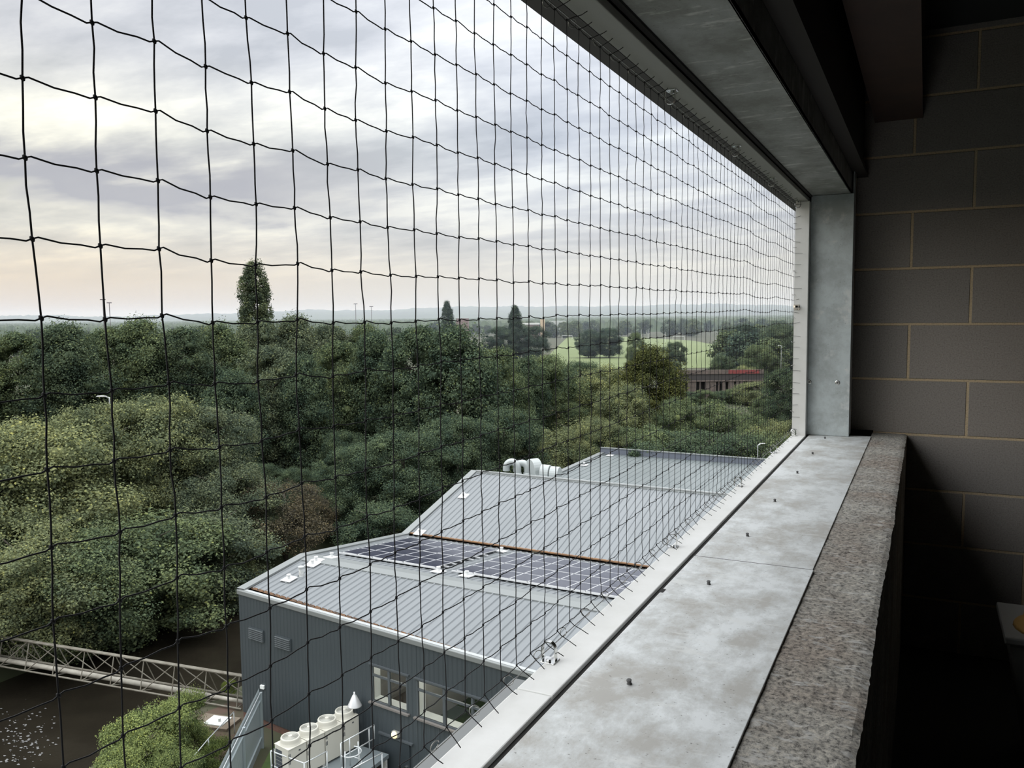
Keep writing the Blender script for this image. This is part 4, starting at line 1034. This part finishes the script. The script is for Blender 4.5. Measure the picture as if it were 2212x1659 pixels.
# right hand
G4 = 'trees beyond the far end of the roof'
for (k, px, py, r, c, w, l) in (
    ('broad2', 1165, 765, 96, MID, 1.0, 'green tree at the right edge of the dark wood below the distant poplar'),
    ('tall2', 1130, 770, 90, DARK, .7, 'narrow dark tree where the dark wood meets the playing field'),
    ('broad2', 1225, 868, 92, MID, .8, 'green tree in front of the bare brown slope'),
    ('broad3', 1300, 790, 98, YEL, .85, 'bright green tree left of the big brown-green one'),
    ('broad', 1255, 780, 130, DARK, 1.0, 'dark round tree in front of the playing field'),
    ('tall', 1405, 748, 88, (.088, .096, .042), .95, 'big brown-green spreading tree in front of the playing field'),
    ('broad3', 1345, 830, 80, OLIVE, .8, 'olive tree on the left flank of the big brown-green one'),
    ('broad2', 1470, 860, 80, MID, .9, 'mid green tree on the right flank of the big brown-green one'),
    ('broad', 1300, 905, 72, OLIVE, .8, 'olive shrubby tree just above the left end of the slate upstand'),
    ('broad3', 1560, 868, 82, MID, 1.1, 'light green tree in front of the ruined brick building'),
    ('broad2', 1625, 895, 78, MID, .8, 'green tree below the right end of the ruined building'),
    ('tall2', 1690, 795, 112, DARK, .9, 'dense dark tree against the far window jamb'),
    ('bush', 1686, 905, 76, YEL, .7, 'yellow-green shrub at the bottom of the far window jamb'),
    ('bush', 1480, 930, 70, DARK, 1.3, 'dark shrub right above the slate upstand, under the big tree'),
    ('bush', 1400, 920, 72, MID, 1.3, 'green shrub above the slate upstand, below the big brown-green tree'),
    ('bush', 1200, 925, 78, OLIVE, 1.3, 'olive undergrowth bush above the pair of squat hoods'),
    ('bush', 1575, 935, 70, DARK, 1.2, 'dark shrub above the slate upstand near the lamp post'),
    ('bush', 1640, 940, 72, MID, 1.1, 'green shrub behind the small lamp post by the sill')):
    tree(k, px, py, r, c, l, w, group=G4)
for (k, px, py, r, c, w, l) in (
    ('bush', 1485, 846, 158, DARK, 1.6, 'dark bush at the foot of the ruined building, left end'), ('bush', 1520, 843, 160, MID, 1.6, 'green bush at the foot of the ruined building, left of its middle'),
    ('bush', 1560, 845, 162, DARK, 1.6, 'dark bush at the foot of the ruined building, at its middle'), ('bush', 1600, 838, 162, MID, 1.6, 'green bush at the foot of the ruined building, right of its middle'),
    ('bush', 1638, 826, 160, OLIVE, 1.7, 'olive bush at the foot of the ruined building, right end'), ('broad', 1450, 830, 120, MID, .9, 'mid green tree before the left corner of the ruined building'),
    ('broad2', 1215, 800, 150, MID, .9, 'green tree in front of the left patch of the playing field'), ('broad3', 1180, 770, 170, OLIVE, .9, 'olive tree below the distant poplar, in front of the field'),
    ('broad', 1650, 855, 118, MID, 1.0, 'green tree between the ruined building and the window jamb'), ('bush', 1250, 880, 105, BROWN, 1.8, 'brownish undergrowth on the bare slope'), ('bush', 1270, 905, 90, OLIVE, 1.6, 'olive undergrowth below the bare slope')):
    tree(k, px, py, r, c, l, w, group=G4)
G5 = 'trees round the playing field'
for (k, px, py, r, c, w, l) in (
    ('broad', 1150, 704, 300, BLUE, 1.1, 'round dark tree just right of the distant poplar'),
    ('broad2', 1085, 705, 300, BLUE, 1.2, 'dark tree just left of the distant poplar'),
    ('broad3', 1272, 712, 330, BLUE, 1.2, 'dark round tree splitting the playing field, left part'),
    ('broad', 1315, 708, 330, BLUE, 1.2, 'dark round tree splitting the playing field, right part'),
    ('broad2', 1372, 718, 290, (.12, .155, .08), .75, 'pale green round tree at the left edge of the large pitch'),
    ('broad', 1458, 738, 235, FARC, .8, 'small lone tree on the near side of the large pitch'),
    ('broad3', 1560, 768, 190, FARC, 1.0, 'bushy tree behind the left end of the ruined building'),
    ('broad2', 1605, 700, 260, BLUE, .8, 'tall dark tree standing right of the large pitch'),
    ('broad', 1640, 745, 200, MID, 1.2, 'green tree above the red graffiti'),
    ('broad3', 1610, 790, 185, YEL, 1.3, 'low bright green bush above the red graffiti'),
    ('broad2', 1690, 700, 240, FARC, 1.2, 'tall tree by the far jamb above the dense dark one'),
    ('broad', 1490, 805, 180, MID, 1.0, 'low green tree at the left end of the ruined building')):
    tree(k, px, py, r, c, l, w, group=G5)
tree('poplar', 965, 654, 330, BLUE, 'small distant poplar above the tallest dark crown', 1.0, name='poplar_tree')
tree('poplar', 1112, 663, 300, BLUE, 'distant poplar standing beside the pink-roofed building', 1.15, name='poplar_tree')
# countable distant trees
rt_ = random.Random(31)
for k in range(150):
    if k < 75: px = rt_.uniform(920, 1730); r = rt_.uniform(600, 780)
    elif k < 115: px = rt_.uniform(1575, 1740); r = rt_.uniform(210, 480)
    else: px = rt_.uniform(0, 1000); r = rt_.uniform(260, 520)
    p = atR(px, 700, r)
    if k < 115 and k >= 75 and (p.x < -60-(p.y-240)*.42 and p.y < 610) : p.x += 60
    o = bpy.data.objects.new('distant_tree', far_m[k % 3]); COL.objects.link(o)
    hgt = rt_.uniform(8, 13); s = hgt/12
    o.location = (p.x, p.y, -17); o.rotation_euler = (0, 0, rt_.random()*6.28); o.scale = (s*rt_.uniform(.9, 1.4), s*rt_.uniform(.9, 1.4), s)
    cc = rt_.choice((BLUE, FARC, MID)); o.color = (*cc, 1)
    if k < 75: tag(o, 'small hazy tree in the long belt beyond the playing field', 'tree', 'trees in the belt beyond the playing field')
    elif k < 115: tag(o, 'small distant tree between the playing field and the far window jamb', 'tree', 'trees right of the playing field')
    else: tag(o, 'small distant tree showing between the nearer crowns of the left wood', 'tree', 'trees far behind the left wood')

# woodland running on past the left edge of the frame
vs_, fs_ = [], []
n_ = len(far_m[0].vertices); co = np.zeros(n_*3, np.float32); far_m[0].vertices.foreach_get('co', co); co = co.reshape(-1, 3); polys = np.array([list(p.vertices) for p in far_m[0].polygons])
for k in range(16):
    p = atR(-190-55*(k % 8), 690, (62 if k < 8 else 105)+6*math.sin(k*2.1)); sc = 1.05 if k < 8 else 1.35
    a = k*1.3; Rm = np.array([[math.cos(a), -math.sin(a), 0], [math.sin(a), math.cos(a), 0], [0, 0, 1]])
    vs_.append((co*sc)@Rm.T + np.array([p.x, p.y, -17.3])); fs_.append(polys+k*n_)
V_ = np.concatenate(vs_); F_2 = np.concatenate(fs_)
me = bpy.data.meshes.new('riverside_woodland'); me.vertices.add(len(V_)); me.vertices.foreach_set('co', V_.astype(np.float32).reshape(-1)); me.loops.add(F_2.size); me.loops.foreach_set('vertex_index', F_2.reshape(-1).astype(np.int32))
me.polygons.add(len(F_2)); me.polygons.foreach_set('loop_start', (np.arange(len(F_2))*4).astype(np.int32)); me.polygons.foreach_set('loop_total', np.full(len(F_2), 4, np.int32)); me.materials.append(M['leaf']); me.update()
o = bpy.data.objects.new('riverside_woodland', me); COL.objects.link(o); o.color = (*MID, 1); tag(o, 'dense green woodland continuing past the left edge of the view', 'woodland', None, 'stuff')

# near bank bushes
tree('bush', 325, 1535, 31.5, (.19, .23, .10), 'bright green bush on the near bank at the bottom of the picture', .85, name='bush', cat='bush', base=-17.2)
tree('bush', 395, 1500, 33.0, (.17, .21, .09), 'bright green bush on the near bank beside the thin hand rail', .6, name='bush', cat='bush', base=-17.0)
tree('bush', 275, 1625, 30.0, (.19, .23, .10), 'low bright green bush at the water edge, cut by the picture bottom', .6, name='bush', cat='bush', base=-17.4)
tree('bush', 495, 1470, 37.5, (.16, .20, .06), 'small bright bush behind the shed end of the girder', .6, name='bush', cat='bush', base=-16.8)
tree('twiggy', 355, 1525, 34.5, (.20, .14, .09), 'dry brown seeding weed between the girder and the green bush', .35, name='bush', cat='bush', base=-17.3)
tree('bush', 470, 1600, 31.0, (.10, .13, .05), 'dull green scrub below the hatch slab', .6, name='bush', cat='bush', base=-17.2)

tree('bush', 300, 1600, 30.3, (.19, .23, .10), 'bright green bush filling the near bank at the bottom edge of the picture', .8, name='bush', cat='bush', base=-17.3)
tree('bush', 372, 1628, 29.5, (.16, .20, .09), 'green bush left of the thin hand rail at the bottom edge of the picture', .7, name='bush', cat='bush', base=-17.2)
tree('bush', 235, 1668, 29.0, (.18, .22, .10), 'lowest green bush at the bottom edge, nearest the dark river', .8, name='bush', cat='bush', base=-17.6)

# ================================================================== FAR THINGS
# ruined brick building
ra = atR(1468, 800, 172); rb = atR(1650, 800, 176); rd = rb-ra; rd.z = 0; RL = rd.length
ru = empty('ruined_building', (ra.x, ra.y, -17.2), math.atan2(rd.y, rd.x)); tag(ru, 'long ruined brick building with an open arcade and a red-painted parapet', 'building')
HT = ra.z+17.2
brk = mat('old_pink_brick', (.16, .125, .11), .9, noise=(1.2, (.09, .075, .065), (1, 1, 1))); drk = mat('dark_brick', (.055, .05, .048), .9)  # plain darker brick for the upper wall, rear wall and slab
MB().box((0, 0, HT-.85), (RL, .5, HT)).build('parapet', brk, ru); MB().box((RL*.58, -.03, HT-.78), (RL*.95, 0, HT-.03)).build('red_paint', mat('red_graffiti', (.26, .04, .04), .8, noise=(1.5, (.18, .06, .055), (1, 1, 1))), ru)
MB().box((.2, .15, HT-2.1), (RL, .6, HT-.85)).build('upper_wall', drk, ru); MB().box((0, -.15, HT-2.35), (RL, .6, HT-2.1)).build('ledge', brk, ru)
for k in range(14): MB().box((.3+k*RL/14+.25*math.sin(k*2.3), 0, 0), (.3+k*RL/14+.75+.35*math.sin(k*1.7), .5, HT-2.35)).build('column', brk, ru)
MB().box((0, 2.5, 0), (RL, 3, HT-2.2)).build('rear_wall', drk, ru)
MB().box((0, .3, HT-2.3), (RL, 3, HT-2.1)).build('slab', drk, ru)
# buildings beyond the field
q = atR(1112, 712, 640); q2 = atR(1178, 712, 640); fb_ = empty('factory', (q.x, q.y, -17.2), math.atan2((q2-q).y, (q2-q).x)); tag(fb_, 'distant low building with a pink roof and a cream tower', 'building')
LL = (q2-q).length; zt_f = atR(1140, 698, 640).z+17.2
MB().box((0, 0, 0), (LL*.8, 14, zt_f-1.2)).build('wall', mat('pink_brick_far', (.22, .15, .14), .9), fb_); MB().box((-.5, -.5, zt_f-1.2), (LL*.82, 14.5, zt_f)).build('roof', mat('white_fascia', (.7, .7, .68), .7), fb_)
MB().box((LL*.84, 0, 0), (LL*.98, 6, atR(1170, 690, 640).z+17.2)).build('tower', mat('cream_render', (.62, .48, .33), .9), fb_)
q = atR(1188, 697, 790); q2 = atR(1222, 692, 790); o = MB().box((0, 0, 0), ((q2-q).length, 20, 12)).build('warehouse', mat('pale_cladding', (.5, .53, .5), .8)); o.location = (q.x, q.y, -17.2); o.rotation_euler.z = YAW
tag(o, 'long pale warehouse roof far beyond the pink-roofed building', 'building')
q = atR(1262, 706, 560); q = atR(985, 688, 620); o = MB().box((0, 0, 0), (9, 12, 17.2+q.z)).build('house', bpy.data.materials['pink_brick_far']); o.location = (q.x, q.y, -17.2); o.rotation_euler.z = YAW
tag(o, 'low red brick building far off beside the small distant poplar', 'building')
# goals and posts
white = mat('white_post', (.8, .8, .8), .5)
def goal(px, py, wid, label):
    p = atZ(px, py, -16.85); o = empty('football_goal', (p.x, p.y, -16.85), .35); tag(o, label, 'goal', 'goals on the playing field')
    for x in (-wid/2, wid/2): MB().tube([(x, 0, 0), (x, 0, 2.44)], .10, 6).build('post', white, o)
    MB().tube([(-wid/2, 0, 2.44), (wid/2, 0, 2.44)], .10, 6).build('crossbar', white, o)
    for x in (-wid/2, wid/2): MB().tube([(x, 0, 2.44), (x, 2, 0)], .05, 5).build('stay', white, o)
goal(1225, 732, 7.3, 'white football goal on the left patch of the playing field')
goal(1466, 735, 7.3, 'small white goal at the far right of the large pitch')
for (px, p0, p1, l) in ((1385, 729, 712, 'thin white rugby post on the large pitch, leftmost'), (1400, 730, 712, 'thin white rugby post on the large pitch, second from the left'), (1438, 733, 718, 'thin white rugby post on the large pitch, rightmost')):
    p = atZ(px, p0+6, -16.85); r = math.hypot(p.x, p.y); hgt = (p0+6-p1)/F*r
    o = MB().tube([(0, 0, 0), (0, 0, hgt)], .09, 6).build('rugby_post', white); o.location = p; tag(o, l, 'post', 'posts on the large pitch')
# lamps
def lamp(px, py, r, label, rz, size=1.0):
    p = atR(px, py, r); gz = -17.2 if r > 80 else GZ; o = empty('street_lamp', (p.x, p.y, gz), rz); tag(o, label, 'street lamp'); hh = p.z-gz
    lg = mat('lamp_post_grey', (.55, .57, .57), .5, .2) if 'lamp_post_grey' not in bpy.data.materials else bpy.data.materials['lamp_post_grey']
    MB().tube([(0, 0, 0), (0, 0, hh-.3), (0, 0, hh)], [.09*min(1, size*1.3), .07*min(1, size*1.3), .06*min(1, size*1.3)], 8).build('pole', lg, o, smooth=True)
    MB().tube([(0, 0, hh-.05), (-.5*size, 0, hh+.08)], .05, 6).build('arm', lg, o)
    MB().lathe([(.04*size, -.6*size), (.15*size, -.45*size), (.19*size, 0), (.12*size, .45*size), (.03*size, .55*size)], 12, Matrix.Translation((-.8*size, 0, hh+.1)) @ Matrix.Rotation(PI/2, 4, 'Y') @ Matrix.Diagonal((.5, 1, 1, 1))).build('lantern', white, o, smooth=True)
lamp(236, 858, 98, 'white street lamp head poking out above the yellow-green trees', YAW, 1.0)
lamp(1637, 961, 66, 'small white lamp on a thin post beyond the roof by the sill', YAW+PI, .42)
lamp(1688, 747, 150, 'slim grey lamp post far off beside the far window jamb', YAW, .5)
for (px, py, pb_, r, l) in ((222, 648, 690, 700, 'tall floodlight mast on the horizon, left one above the left wood'), (236, 655, 690, 780, 'floodlight mast on the horizon, right behind the taller one'),
                       (768, 657, 690, 900, 'faint floodlight mast on the horizon between poplar and dark wood'), (802, 663, 690, 950, 'faintest floodlight mast on the horizon, near the dark wood')):
    p = atR(px, py, r); o = empty('floodlight_mast', (p.x, p.y, -17), YAW); tag(o, l, 'mast')
    hh = p.z+17; MB().tube([(0, 0, 0), (0, 0, hh)], .28, 6).build('pole', M['brown_beam'], o)
    MB().box((-2.0, -.3, hh), (2.0, .3, hh+.7)).build('lamp_head', M['brown_beam'], o)

# ------------------------------------------------------------------ evening haze over the valley
vm = bpy.data.materials.new('valley_haze'); vm.use_nodes = True; t_ = vm.node_tree; t_.nodes.clear()
vsn = N(t_, 'ShaderNodeVolumeScatter'); vsn.inputs['Color'].default_value = (.46, .51, .60, 1); vsn.inputs['Density'].default_value = .00042
vo = N(t_, 'ShaderNodeOutputMaterial'); t_.links.new(vsn.outputs[0], vo.inputs['Volume'])
hz = MB().box((-6500, 150, -19), (3000, 6800, 62)).build('valley_haze', vm)
tag(hz, 'pale evening haze lying over the distant valley', 'haze', None, 'stuff')
